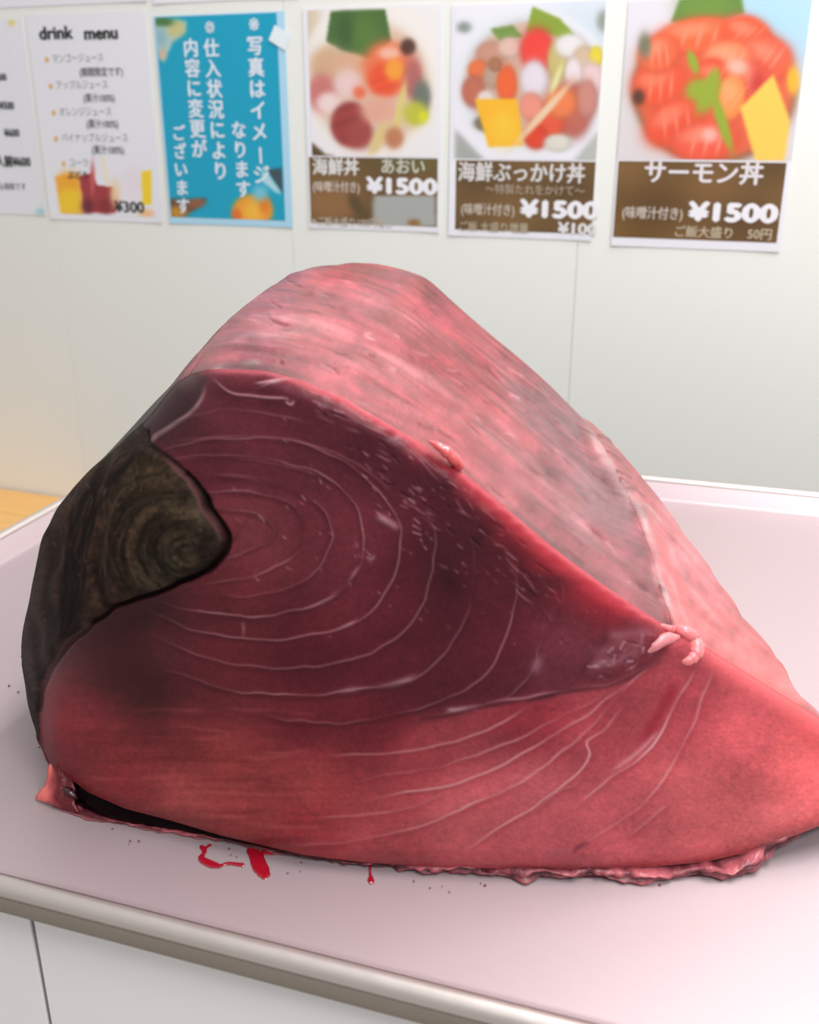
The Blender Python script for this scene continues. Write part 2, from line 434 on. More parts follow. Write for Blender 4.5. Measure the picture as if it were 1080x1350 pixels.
dark_poly = [(0, 700), (60, 600)]+[tuple(p) for p in (lambda q: q+blur1(rng.standard_normal(q.shape), 1.2, 0)*2.6*np.clip(np.minimum(np.arange(len(q)), np.arange(len(q))[::-1])[:, None]/4, 0, 1))(smooth_line(dark_poly[2:-2], 90))]+[(57, 1000), (0, 1000)]
m_dark = poly_mask(dark_poly, gx, gy).astype(float)
dark_edge = dark_poly[2:-2]
d_dark = dist_line(dark_edge, gx, gy)
sd_dark = np.where(m_dark > .5, d_dark, -d_dark)
front = idw(rgb_lean, gx, gy)*(1-m_toro[..., None])+idw(rgb_toro, gx, gy)*m_toro[..., None]
H = np.zeros(gx.shape)               # relief in metres

def warp(pts, amp=1.2):
    ln = smooth_line(pts, max(12, int(np.hypot(*np.diff(np.array(pts, float), axis=0).T).sum()/3)))
    k = blur1(rng.standard_normal(ln.shape), 3, 0)*amp*2.2
    return ln+k
def paint_line(img, pts, c, width, alpha, relief=0.0, breaks=0.45, fadeends=True, amp=1.0):
    ln = warp(pts, amp); n = len(ln)
    seg_a = np.clip(1+breaks*blur1(rng.standard_normal(n), 6, 0)*3.0, 0.12, 1.5)
    if fadeends: seg_a *= np.clip(np.minimum(np.arange(n), np.arange(n)[::-1])/(n*.12+1), 0.05, 1)
    A = np.zeros(gx.shape)
    for i in range(n-1):
        (x1, y1), (x2, y2) = ln[i], ln[i+1]; pad = width*3+2
        xa = int(max(0, min(x1, x2)-pad)); xb = int(min(CW, max(x1, x2)+pad+1))
        ya = int(max(0, min(y1, y2)-pad-Y0)); yc = int(min(CH, max(y1, y2)+pad+1-Y0))
        if xb <= xa or yc <= ya: continue
        X = gx[ya:yc, xa:xb]; Y = gy[ya:yc, xa:xb]; dx, dy = x2-x1, y2-y1
        t = np.clip(((X-x1)*dx+(Y-y1)*dy)/(dx*dx+dy*dy+1e-9), 0, 1)
        dd = np.hypot(X-x1-t*dx, Y-y1-t*dy)
        A[ya:yc, xa:xb] = np.maximum(A[ya:yc, xa:xb], seg_a[i]*np.exp(-.5*(dd/width)**2))
    img += (np.array(c, float)-img)*(np.clip(A*alpha, 0, 1))[..., None]
    if relief: H[:] += relief*A
    return A

# gentle muscle mottling
mot = noise(CH, CW, 3, 4)*.016+noise(CH, CW, 1.0, 1.2)*.032+noise(CH, CW, 14, 22)*.03
front *= (1+mot)[..., None]
fib = noise(CH, CW, 1.6, 22)
front *= (1+.03*fib*m_toro*np.clip((500-gx)/300+.5, .1, 1))[..., None]
H += mot*0.0003

def crop3(p): return [(150+x/2.16, 560+y/2.16) for x, y in p]
def crop4(p): return [(500+x/2.16, 700+y/2.16) for x, y in p]
def crop1(p): return [(150+x/2.16, 330+y/2.16) for x, y in p]
rings = [
    crop3([(240, 235), (330, 240), (420, 258), (458, 290), (445, 325), (400, 350), (340, 374), (290, 384)]),
    crop3([(230, 195), (330, 188), (420, 198), (485, 218), (528, 250), (542, 310), (522, 358), (480, 395), (400, 428), (300, 445), (235, 455)]),
    crop3([(200, 158), (320, 150), (440, 160), (530, 195), (595, 245), (618, 312), (602, 372), (565, 425), (500, 465), (400, 487), (300, 490), (215, 482)]),
    crop3([(130, 102), (300, 86), (440, 98), (550, 128), (640, 172), (695, 240), (708, 300), (712, 370), (690, 425), (640, 480), (580, 510), (500, 530), (400, 545), (300, 540), (200, 522), (110, 496)]),
    crop3([(90, 90), (180, 62), (280, 42), (400, 36), (510, 48), (600, 78), (690, 130), (765, 200), (812, 275), (815, 330), (805, 410), (778, 470), (720, 542), (640, 580), (560, 600), (470, 610), (380, 607), (260, 590), (160, 558), (90, 530)]),
    crop3([(890, 230), (912, 300), (916, 370), (905, 440), (880, 510), (840, 570), (770, 635), (700, 665), (600, 685), (500, 690), (400, 690), (300, 675), (200, 640), (80, 580)]),
    crop3([(985, 250), (1015, 320), (1025, 400), (1020, 480), (1000, 560), (950, 640), (880, 705), (820, 735), (700, 755), (590, 772), (450, 768), (330, 755), (220, 720), (100, 682)]),
    crop4([(385, 60), (392, 120), (390, 190), (370, 270), (340, 350), (300, 410), (230, 460), (130, 500), (0, 530), (-120, 545), (-250, 540), (-400, 510)]),
    crop4([(515, 110), (522, 210), (490, 270), (455, 330), (440, 390), (390, 450), (335, 488)]),
    crop4([(640, 170), (655, 230), (640, 300), (600, 360), (560, 420)]),
]
light = (186, 130, 132)
wts = [.26, .30, .24, .42, .36, .34, .42, .34, .24, .10]
for r, wt in zip(rings, wts):
    # dark shoulder below each pale seam, then the seam itself
    paint_line(front, [(x-1, y+4) for x, y in r], (74, 22, 30), 3.0, .38, relief=-0.00012, breaks=.3)
    paint_line(front, r, light, .95, wt*1.25, relief=0.0002, breaks=.8, amp=1.6)
for p in ([(140, 500), (250, 465), (330, 452), (450, 468), (560, 492)], [(130, 545), (260, 535), (400, 530), (520, 545), (640, 580), (740, 640), (800, 700)],
          [(140, 600), (280, 590), (400, 600), (520, 625), (620, 650)], [(700, 495), (760, 522), (830, 560), (880, 610), (935, 668)], [(230, 640), (340, 640), (450, 665)],
          [(560, 380), (640, 400), (720, 450), (780, 500), (840, 545), (900, 610), (1000, 690)]):
    paint_line(front, crop1(p), (158, 92, 98), 1.1, .38, relief=.00015, breaks=.9)
for k in range(120):                              # short pale flecks where the knife tore the fibres
    x = rng.normal(545, 95); y = rng.normal(650, 55)
    yt = np.interp(x, *topline.T)
    if y < yt+25: continue
    l = rng.uniform(3, 11); ang = math.radians(rng.normal(42, 14))
    paint_line(front, [(x, y), (x+l*.5*math.cos(ang), y+l*.5*math.sin(ang)), (x+l*math.cos(ang), y+l*math.sin(ang))], (190, 138, 140), .9, rng.uniform(.2, .55), relief=.0002, fadeends=False, amp=.2)
for k in range(60):
    x = rng.uniform(380, 800); y = rng.uniform(600, 880)
    if y < np.interp(x, *topline.T)+30: continue
    paint_line(front, [(x, y), (x+1, y+1), (x+2, y+2)], (180, 120, 124), 1.0, rng.uniform(.15, .4), fadeends=False, amp=.1)
for k in range(85):                               # torn fibres running with the upper edge
    x = rng.uniform(400, 740); yt = np.interp(x, *topline.T); dd_ = rng.uniform(18, 95)*np.clip((x-330)/200, .4, 1); y = yt+dd_
    a_ = math.radians(np.interp(x, [380, 480, 600, 740], [20, 30, 38, 42])+rng.normal(0, 6)); l = rng.uniform(8, 34)
    lt = k % 3
    paint_line(front, [(x, y), (x+l*.5*math.cos(a_), y+l*.5*math.sin(a_)+rng.uniform(-1.5, 1.5)), (x+l*math.cos(a_), y+l*math.sin(a_))], (172, 112, 118) if lt else (52, 16, 26), rng.uniform(.7, 1.5), rng.uniform(.2, .55), relief=.00025 if lt else -.0003, breaks=.8, amp=.8)
for p, wd, al in (([(520, 530), (600, 505), (660, 455), (700, 400)], 1.5, .6), ([(640, 762), (720, 750), (800, 738), (860, 715)], 3.0, .45), ([(940, 822), (990, 812), (1040, 800)], 2.6, .6), ([(560, 600), (640, 580), (700, 552)], 1.2, .5)):
    paint_line(front, crop3(p), (196, 146, 148), wd, al, relief=.0003, breaks=1.1, amp=1.5)
front *= (1+.045*noise(CH, CW, 18, 34))[..., None]
paint_line(front, [(496, 680), (505, 685), (514, 691), (521, 697)], (196, 138, 138), 3.6, .8, relief=.0008, breaks=.1)
paint_line(front, [(482, 733), (490, 737), (494, 733)], (205, 160, 160), 1.6, .6, breaks=.1, amp=.2)
paint_line(front, crop3([(375, 555), (374, 580), (368, 602)]), (170, 100, 104), 1.5, .5)
paint_line(front, crop3([(945, 400), (950, 440), (975, 465)]), (48, 12, 20), 9, .5, breaks=.2)
for p in (crop4([(640, 300), (700, 285), (760, 290), (800, 285)]), crop4([(610, 350), (680, 330), (760, 320)]), crop4([(600, 390), (680, 370), (740, 345)]), crop4([(430, 350), (450, 360), (440, 385)])):
    paint_line(front, p, (172, 120, 128), 5, .4, breaks=.9, amp=3)
wedge = crop4([(590, 390), (680, 320), (800, 278), (815, 330), (740, 385), (640, 425)])
for k in range(90):
    x = rng.uniform(770, 880); y = rng.uniform(825, 900)
    if not poly_mask(wedge, np.array([[x]]), np.array([[y]]))[0, 0]: continue
    l = rng.uniform(4, 13); a_ = math.radians(rng.normal(-28, 25))
    paint_line(front, [(x, y), (x+l*.5*math.cos(a_), y+l*.5*math.sin(a_)+rng.uniform(-1, 1)), (x+l*math.cos(a_), y+l*math.sin(a_))], (186, 136, 142) if k % 3 else (72, 24, 38), 1.1, rng.uniform(.3, .6), relief=.00025 if k % 3 else -.0003, fadeends=False, amp=.5)
# boundary between the lean and the fatty flesh
bl = crop4([(60, 548), (130, 530), (190, 520), (270, 500), (350, 485), (450, 470), (560, 450), (660, 435), (740, 400), (800, 370), (822, 350)])
paint_line(front, [(x, y+3) for x, y in bl], (70, 18, 28), 3.0, .55, relief=-.0005, breaks=.4)
paint_line(front, bl, (190, 128, 134), 1.5, .5, relief=.0003, breaks=1.0)
toro_lines = [
    ([(-150, 640), (0, 635), (130, 620), (250, 590), (340, 550), (430, 500)], .42), ([(-80, 720), (0, 700), (170, 670), (300, 630), (400, 590), (500, 540), (600, 490), (650, 460)], .38),
    ([(-40, 770), (60, 745), (150, 735), (280, 700), (400, 640), (500, 580), (600, 520), (660, 470), (760, 400)], .5), ([(20, 865), (150, 830), (280, 770), (400, 720), (480, 660), (560, 600), (640, 520), (720, 430), (790, 380)], .55),
    ([(240, 915), (350, 840), (450, 780), (560, 690), (600, 640), (595, 600), (650, 560), (700, 490)], .55), ([(430, 810), (500, 750), (560, 720), (600, 660)], .3),
    ([(545, 800), (600, 750), (660, 700), (740, 650), (790, 590), (840, 500), (880, 430), (905, 390)], .7), ([(590, 885), (680, 830), (760, 770), (840, 660), (890, 560), (940, 430), (962, 355)], .5),
    ([(700, 880), (760, 830), (830, 770)], .25), ([(-200, 820), (-60, 810), (80, 790), (200, 740)], .25), ([(-260, 900), (-60, 880), (100, 850)], .2), ([(850, 640), (870, 560), (900, 480)], .2)]
for p, a in toro_lines:
    q = crop4(p)
    paint_line(front, [(x+1, y+4) for x, y in q], (150, 44, 52), 3.5, .25, relief=-.0002, breaks=.3)
    paint_line(front, q, (226, 160, 158), 1.2, a, relief=.00012, breaks=.55)
paint_line(front, crop4([(845, 430), (815, 490), (780, 550), (750, 595)]), (150, 34, 44), 5.5, .75, breaks=.1)
paint_line(front, crop4([(800, 565), (770, 600), (720, 645), (670, 680)]), (228, 160, 164), 2.2, .55, breaks=.2)
paint_line(front, crop4([(600, 885), (575, 897), (550, 908)]), (92, 36, 52), 2.4, .75, breaks=.2)
paint_line(front, crop4([(545, 905), (510, 915), (480, 925)]), (130, 96, 104), 3.0, .4, breaks=.5)
for k in range(26):                              # faint horizontal grain low on the left
    x = rng.uniform(90, 420); y = rng.uniform(930, 1085); l = rng.uniform(60, 190)
    if y > np.interp(x+l*.5, *np.array(BOTC).T)-14: continue
    paint_line(front, [(x, y), (x+l*.5, y+rng.uniform(-3, 5)), (x+l, y+rng.uniform(-4, 10))], (196, 96, 90) if k % 2 else (112, 34, 38), 1.8, .22, breaks=.8)
for (x, y, s, a) in ((185, 880, 26, .45), (200, 930, 18, .4), (150, 845, 30, .35), (130, 895, 26, .2), (575, 765, 22, .25)):  # soft dark patches; the low left ones are a shadow painted into the flesh
    mk = a*np.exp(-.5*(((gx-x)/s)**2+((gy-y)/(s*1.4))**2)); front += (np.array((58, 26, 27))-front)*mk[..., None]
# red glow of light through the upper edge, painted into the colour, wider towards the right
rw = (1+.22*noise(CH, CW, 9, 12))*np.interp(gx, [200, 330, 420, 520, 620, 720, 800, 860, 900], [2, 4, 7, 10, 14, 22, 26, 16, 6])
H += noise(CH, CW, 3.5, 6)*np.exp(-d_top/9)*.00045*np.clip((gx-300)/80, 0, 1)
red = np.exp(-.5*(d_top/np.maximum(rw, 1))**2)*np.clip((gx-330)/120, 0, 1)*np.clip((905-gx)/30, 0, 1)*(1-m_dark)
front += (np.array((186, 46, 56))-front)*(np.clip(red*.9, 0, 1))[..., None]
pk = np.exp(-.5*(d_top/4.0)**2)*np.clip((gx-240)/60, 0, 1)*np.clip((900-gx)/30, 0, 1)
front += (np.array((214, 96, 104))-front)*(np.clip(pk*.75, 0, 1))[..., None]
rt = np.exp(-.5*(d_rt/16)**2)*np.clip((gx-905)/40, 0, 1)  # light glowing through the right edge, painted as bright pink
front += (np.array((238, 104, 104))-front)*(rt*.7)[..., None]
# pale membrane along the upper left corner
for p in ([(268, 362), (262, 390), (245, 430), (215, 465), (170, 495), (120, 530), (95, 560)],):
    paint_line(front, crop1(p), (222, 180, 176), 1.9, 1.0, relief=.0009, breaks=.6)
for p in ([(270, 360), (330, 400), (400, 415), (480, 420), (505, 432)], [(400, 385), (440, 375), (510, 362)], [(390, 410), (410, 390), (470, 372)], [(490, 425), (505, 440), (510, 425)]):
    paint_line(front, crop1(p), (208, 150, 152), 1.2, .6, relief=.0004, breaks=.8)
mc = blur(poly_mask([(150, 590), (190, 552), (214, 522), (240, 494), (274, 497), (268, 520), (255, 540), (232, 560), (205, 578), (192, 592)], gx, gy).astype(float), 3)
front += (np.array((64, 33, 36))-front)*(mc*.85)[..., None]
# dark lateral flesh with its own curved grain
dk = idw(rgb_dark, gx, gy)
dk *= (1+noise(CH, CW, 2, 2)*.10+noise(CH, CW, 8, 5)*.08)[..., None]
rr = np.hypot((gx-250)*1.0, (gy-728)*1.12)
sp = np.sin(rr/7.5+2.2*noise(CH, CW, 24, 24)*.6)
inl = np.clip((gx-120)/60, 0, 1)*np.clip(1.2-rr/170, 0, 1)
dk *= (1+.24*sp*inl)[..., None]; Hd = sp*inl*.00025
rl = np.hypot((gx-330), (gy-760)*.62); sl2 = np.sin(rl/5.2+1.5*noise(CH, CW, 20, 12))
oul = np.clip((190-gx)/60, 0, 1)
dk *= (1+.22*sl2*oul)[..., None]; Hd += sl2*oul*.0003
md = np.clip(blur(m_dark, .9), 0, 1)
front = front*(1-md[..., None])+dk*md[..., None]
for p in ([(188, 588), (165, 600), (150, 620), (143, 648), (145, 682), (152, 700)], [(137, 760), (146, 780), (160, 790), (172, 792)], [(150, 700), (140, 730), (138, 762)]):
    paint_line(front, p, (26, 20, 18), 1.8, .6, relief=-.0006, breaks=.4)
    paint_line(front, [(x-2, y) for x, y in p], (84, 70, 60), 1.1, .45, relief=.0002, breaks=.8)
for k in range(11):                               # curved grain of the rounded lobe
    R0 = 14+k*10; a0, a1 = math.radians(75-k*2), math.radians(285+k*1.5)
    arcp = [(256+R0*1.02*math.cos(a)-k*1.2, 727-R0*.92*math.sin(a)) for a in np.linspace(a0, a1, 12)]
    arcp = [(x, y) for x, y in arcp if poly_mask(dark_poly, np.array([[x]]), np.array([[y]]))[0, 0] and x > 140]
    if len(arcp) > 3:
        paint_line(front, arcp, (92, 80, 64), 1.2, .42, relief=.0002, breaks=.9, amp=2.0)
        paint_line(front, [(x+3, y-3) for x, y in arcp], (30, 24, 21), 2.4, .5, relief=-.0003, breaks=.7, amp=2.0)
for k in range(13):                               # long grain of the outer strip
    o_ = k*9.0
    st_ = [(168-o_*.60+26, 585+o_*.25), (118-o_*.42+26, 650+o_*.1), (92-o_*.30+26, 720), (86-o_*.27+24, 790), (66-o_*.15+20, 850)]
    st_ = [(x, y) for x, y in st_ if poly_mask(dark_poly, np.array([[x]]), np.array([[y]]))[0, 0]]
    if len(st_) > 2:
        paint_line(front, st_, (84, 66, 56), 1.1, .42, relief=.0002, breaks=1.0, amp=2.5)
        paint_line(front, [(x+3, y) for x, y in st_], (26, 20, 19), 2.0, .5, relief=-.0003, breaks=.8, amp=2.5)
for k in range(160):
    x = rng.uniform(40, 285); y = rng.uniform(575, 900)
    if not poly_mask(dark_poly, np.array([[x]]), np.array([[y]]))[0, 0]: continue
    paint_line(front, [(x, y), (x+rng.uniform(-3, 3), y+rng.uniform(2, 7))], (112, 96, 84) if k % 3 else (18, 13, 13), .9, rng.uniform(.2, .5), fadeends=False, amp=.3)
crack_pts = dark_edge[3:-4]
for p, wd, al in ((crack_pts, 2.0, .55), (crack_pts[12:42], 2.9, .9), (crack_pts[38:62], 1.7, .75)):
    paint_line(front, [(x+2.5, y+1.5) for x, y in p], (16, 8, 9), wd, al, relief=-.0016, breaks=.15, fadeends=False)  # dark shade inside the crack painted on, besides the cut relief
paint_line(front, [(x-3, y) for x, y in crack_pts[6:30]], (96, 62, 60), 1.6, .6, relief=.0004, breaks=.8)
paint_line(front, crack_pts[52:80], (98, 70, 62), 1.2, .5, relief=.0004, breaks=.6)
paint_line(front, crop3([(360, 285), (352, 315), (325, 345)]), (60, 20, 26), 2, .6)
H = H*(1-md)+Hd*md
# the dark muscle stands proud of the red cut and rounds off at its crack
H += np.clip(sd_dark/11.0, -.0, 1)**.6*np.where(sd_dark > 0, 1, 0)*0.0018*np.clip((gy-560)/60, 0, 1)
H += np.exp(-((gx-250)**2/45**2+(gy-700)**2/60**2))*.006*md
Hs = blur(H, .7)

rgb_top = [(300, 480, (196, 98, 106)), (350, 440, (206, 112, 120)), (450, 370, (192, 76, 90)), (500, 360, (196, 84, 98)),
    (420, 420, (206, 108, 116)), (500, 420, (208, 100, 110)), (560, 400, (192, 84, 98)), (600, 480, (196, 82, 93)),
    (500, 500, (206, 94, 104)), (600, 560, (206, 96, 105)), (680, 560, (196, 96, 106)), (700, 500, (184, 88, 100)),
    (750, 600, (176, 96, 107)), (700, 640, (202, 106, 114)), (780, 660, (178, 100, 108)), (820, 700, (170, 92, 102)),
    (780, 730, (184, 92, 102)), (850, 790, (168, 80, 90)), (850, 740, (166, 86, 96)), (330, 470, (176, 80, 92)), (230, 510, (120, 66, 68)), (250, 485, (176, 92, 98))]  # greyer tones near the ridge take in some surface sheen
rgb_side = [(800, 600, (206, 92, 100)), (830, 640, (196, 80, 88)), (860, 680, (224, 106, 114)), (880, 740, (230, 112, 118)), (920, 780, (236, 112, 118)),
    (900, 820, (232, 116, 118)), (960, 850, (240, 112, 112)), (1040, 910, (242, 108, 106)), (780, 560, (200, 90, 98))]
sweep = idw(rgb_top, gx, gy)
ridge = np.array([(762, 546), (776, 570), (792, 600), (812, 634), (832, 666), (850, 702), (862, 748), (876, 796), (890, 826)])
side = idw(rgb_side, gx, gy)
rx = np.interp(gy, ridge[:, 1], ridge[:, 0])
m_side = 1/(1+np.exp(-np.clip((gx-rx)/2.5, -30, 30)))
side *= (1.12+noise(CH, CW, 5, 3)*.05)[..., None]
sweep = sweep*(1-m_side[..., None])+side*m_side[..., None]
_H = H; H = np.zeros(gx.shape)
for p, c, wd, al in (
    ([(529, 441), (570, 478), (644, 510), (709, 557), (728, 571), (793, 631)], (150, 58, 70), 3, .5),
    ([(482, 473), (543, 515), (626, 548), (691, 585), (740, 640)], (160, 58, 70), 3.5, .5),
    ([(455, 430), (500, 455), (560, 478), (620, 500)], (170, 60, 72), 4, .4),
    ([(560, 440), (610, 470), (660, 498), (700, 530)], (164, 62, 74), 3, .45),
    ([(380, 395), (430, 385), (480, 400), (530, 430)], (176, 58, 70), 4, .45),
    ([(410, 370), (470, 362), (520, 380)], (184, 60, 72), 5, .4),
    ([(500, 405), (560, 430), (640, 480), (720, 545)], (230, 140, 148), 4, .4),
    ([(330, 430), (400, 425), (470, 450), (540, 490), (620, 530)], (232, 146, 152), 5, .4),
    ([(420, 470), (500, 490), (570, 535), (650, 590)], (226, 140, 146), 5, .4),
    ([(590, 545), (660, 585), (730, 650), (790, 720)], (218, 140, 146), 5, .35),
    ([(640, 470), (700, 530), (770, 610), (830, 690)], (176, 110, 120), 6, .35),
    ([(300, 455), (340, 440), (420, 440)], (228, 150, 152), 4, .4),
    ([(282, 487), (300, 484)], (236, 190, 188), 3.5, .7), ([(322, 480), (340, 476)], (232, 180, 178), 3, .6), ([(372, 470), (392, 468)], (230, 180, 180), 2.5, .5),
    ([(780, 620), (795, 635), (806, 648)], (120, 50, 60), 4, .6), ([(690, 610), (760, 690), (830, 770)], (214, 138, 144), 4, .4),
    ([(720, 560), (760, 600), (800, 660)], (150, 82, 94), 6, .4)):
    paint_line(sweep, p, c, wd, al, relief=.0004 if c[0] > 200 else -.0005, breaks=.5, amp=2)
for p, wd, al in ((ridge+np.array([3, 0]), 4.2, 1.0), ([(795, 585), (815, 622), (836, 652), (856, 678), (875, 706)], 2.5, .4), ([(836, 672), (850, 668), (872, 690)], 2, .5), ([(858, 700), (880, 760), (905, 815), (925, 845)], 2, .45), ([(870, 700), (905, 770), (950, 830)], 3, .3)):
    paint_line(sweep, p, (246, 186, 188), wd, al, relief=.0008, breaks=.4, amp=1.5)
for (x, y, rx_, ry_, an, c, al) in ((720, 545, 60, 26, 40, (160, 112, 122), .5), (800, 660, 60, 30, 55, (156, 112, 122), .55), (660, 570, 70, 14, 38, (222, 140, 148), .4), (560, 500, 90, 16, 32, (220, 132, 140), .35),
        (470, 395, 50, 14, 15, (218, 130, 140), .4), (380, 425, 50, 12, 5, (226, 150, 156), .4), (600, 440, 60, 14, 38, (176, 70, 84), .4), (520, 455, 70, 10, 28, (176, 62, 76), .4), (760, 690, 40, 12, 48, (206, 140, 148), .4)):
    ca, sa = math.cos(math.radians(an)), math.sin(math.radians(an)); A_ = ((gx-x)*ca+(gy-y)*sa)/rx_; B_ = (-(gx-x)*sa+(gy-y)*ca)/ry_
    q_ = A_**2+B_**2+.35*noise(CH, CW, 7, 11)
    mk = al/(1+np.exp(np.clip((q_-1)*5, -30, 30))); sweep += (np.array(c, float)-sweep)*mk[..., None]  # the grey patches near the ridge are membrane sheen painted into the colour
for k in range(230):
    x = rng.uniform(300, 860); y = rng.uniform(355, 800)
    if y > np.interp(x, *topline.T)-8 or x > np.interp(y, ridge[:, 1], ridge[:, 0])-6: continue
    a_ = math.radians(np.interp(x-.3*y, [150, 350, 600], [8, 28, 44])+rng.normal(0, 9)); l = rng.uniform(8, 46)*(.5+(y-300)/600)
    lt = rng.random() < .5
    paint_line(sweep, [(x, y), (x+l*.5*math.cos(a_), y+l*.5*math.sin(a_)+rng.uniform(-2, 2)), (x+l*math.cos(a_), y+l*math.sin(a_))], (236, 158, 164) if lt else (142, 50, 64), rng.uniform(.7, 1.8), rng.uniform(.2, .6), relief=.0004 if lt else -.0005, breaks=.8, amp=1.5)
for k in range(14):
    y = 566+k*6; x = np.interp(y, ridge[:, 1], ridge[:, 0])+6
    paint_line(sweep, [(x, y), (x+10, y+3), (x+24, y+12)], (148, 52, 62) if k % 2 else (232, 140, 144), 1.8, .6, relief=.0006 if k % 2 else -.0006)
sweep *= (1+noise(CH, CW, 2, 2)*.025+noise(CH, CW, 6, 8)*.04)[..., None]
HS = blur(H, .8); H = _H

# faces: front grid, then the swept surfaces
nF = NX*NY
idF = np.arange(nF).reshape(NY, NX)
idS = np.vstack([idF[0][None], nF+np.arange(NT*NX).reshape(NT, NX)])
V = np.vstack([FP.reshape(-1, 3), SW.reshape(-1, 3)])
def quads(idx, flip=False):
    q = np.stack([idx[:-1, :-1], idx[1:, :-1], idx[1:, 1:], idx[:-1, 1:]], -1).reshape(-1, 4)
    return q[:, ::-1] if flip else q
qF = quads(idF); qS = quads(idS, True)
def vnormals(V, Q):
    n = np.cross(V[Q[:, 2]]-V[Q[:, 0]], V[Q[:, 3]]-V[Q[:, 1]]); N = np.zeros_like(V)
    for k in range(4):
        for ax in range(3): N[:, ax] += np.bincount(Q[:, k], n[:, ax], len(V))
    return N/(np.linalg.norm(N, axis=1)[:, None]+1e-15)
Q = np.vstack([qF, qS])
N = vnormals(V, Q)
su, sv = project(SW.reshape(-1, 3))
hF = samp(Hs, PX.ravel(), PY.ravel()-Y0)
colS_img = samp(sweep, su, sv-Y0)
hS = samp(HS, su, sv-Y0)
coli = np.tile(np.arange(NX), NT); tcol = np.repeat(tt, NX)
hS = np.where((coli > iA-25) & (coli < iC), hS, 0)*np.clip(tcol/.04, 0, 1)
hF = hF*np.clip(np.minimum(PY.ravel()-np.tile(top_y, NY), np.tile(bot_y, NY)-PY.ravel())/5, 0, 1)
V += N*np.concatenate([hF, hS])[:, None]; V[:, 2] = np.maximum(V[:, 2], .0012)
N = vnormals(V, Q)
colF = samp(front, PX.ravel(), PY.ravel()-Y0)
# streaks in the surface's own chart
stv = ((noise(NT, NX, 3, 40)*.06+noise(NT, NX, 1.6, 9)*.05+noise(NT, NX, 8, 45)*.09+noise(NT, NX, 16, 26)*.05)*np.interp(np.arange(NX), [0, iB-20, iB+10, NX], [1, 1, .35, .3])[None]).ravel()
colS_img = colS_img*(1+stv)[:, None]
skinc = np.array((58, 48, 48.))*(1+.08*noise(NT, NX, 4, 4).ravel())[:, None]
wl = np.clip((iA-8-coli)/30, 0, 1)[:, None]
colS = colS_img*(1-wl)+skinc*wl
mdv = samp(md, PX.ravel(), PY.ravel()-Y0)[:, None]; FR_K = np.array([1.0, 1.12, 1.20])*(1-mdv)+np.array([1.06, .98, .95])*mdv; TP_K = np.array([1.0, 1.0, 1.0])
ALB_F, ALB_T = 0.68, 0.45
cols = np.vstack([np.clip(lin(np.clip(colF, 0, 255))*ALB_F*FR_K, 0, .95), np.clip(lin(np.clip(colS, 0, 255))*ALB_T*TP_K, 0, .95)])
# blend albedo scale across the front-top edge
M_flesh = mat('raw_tuna_flesh', attr='col', rough=0.42, coat=0.03, sss=0.08, bump=0.10, bscale=900, spec=0.15, sss_rad=(.006, .002, .0015))
M_darkf = mat('dark_lateral_flesh', attr='col', rough=0.55, coat=0.0, bump=0.25, bscale=700, spec=0.06)
M_topf = mat('upper_cut_flesh', attr='col', rough=0.36, coat=0.12, sss=0.08, bump=0.28, bscale=420, spec=0.4, sss_rad=(.006, .002, .0015))
M_skin = mat('tuna_skin', attr='col', rough=0.45, coat=0.05, spec=.2, bump=0.2, bscale=500)

tuna = empty('tuna_block', tuple(ORG))
tag(tuna, 'large raw tuna loin block with ringed dark red cut face on metal tray', 'fish')
fcx = PX.reshape(-1)[qF].mean(1); fcy = PY.reshape(-1)[qF].mean(1)
reg = np.where(samp(m_dark, fcx, fcy-Y0) > .5, 2, np.where(fcy > np.interp(fcx, gx[0], yb), 1, 0))
scol = np.repeat(np.arange(NX-1)[None], NT, 0).ravel()
sreg = np.where(scol < iA-10, 5, np.where(scol < iB, 3, 4))
def submesh(name, faces, m, label=None):
    ids, inv = np.unique(faces, return_inverse=True)
    o = mesh_obj(name, V[ids], inv.reshape(faces.shape), m, tuna, colors=cols[ids], normals=N[ids])
    o.matrix_parent_inverse = Matrix.Translation(-tuna.location)
    if label: o['label'] = label
    return o
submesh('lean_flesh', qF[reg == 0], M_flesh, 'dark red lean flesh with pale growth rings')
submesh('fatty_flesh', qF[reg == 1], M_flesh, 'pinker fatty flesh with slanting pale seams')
submesh('dark_flesh', qF[reg == 2], M_darkf, 'blackish brown lateral flesh on the left')
submesh('upper_cut', qS[sreg == 3], M_topf, 'bright pink sloping upper cut surface')
submesh('belly_side', qS[sreg == 4], M_topf, 'pale pink narrow side behind the right corner')
submesh('flank_skin', qS[sreg == 5], M_skin, 'dark skin on the left flank')
# underside and far end, closed
botF = FP[-1]; botB = BP.copy(); botB[:, 2] = np.clip(botB[:, 2], .004, None)
bb = botF+BX*L; bb[:, 2] = 0.004
lo = bb.copy(); lo[:, :2] = BP[:, :2]*.9+bb[:, :2]*.1-BX[:2]*.01; lo[:, 2] = .004
step = 8; ii = list(range(0, NX, step))+[NX-1]
Vb = np.vstack([botF[ii], lo[ii], V[idS[-1]][ii]]); n = len(ii)
Fb = [(i, i+1, n+i+1, n+i) for i in range(n-1)]+[(n+i, n+i+1, 2*n+i+1, 2*n+i) for i in range(n-1)]
o = mesh_obj('rear_skin', Vb, Fb, M_skin, tuna, colors=np.tile(lin((92, 60, 62)), (len(Vb), 1)))
o.matrix_parent_inverse = Matrix.Translation(-tuna.location)

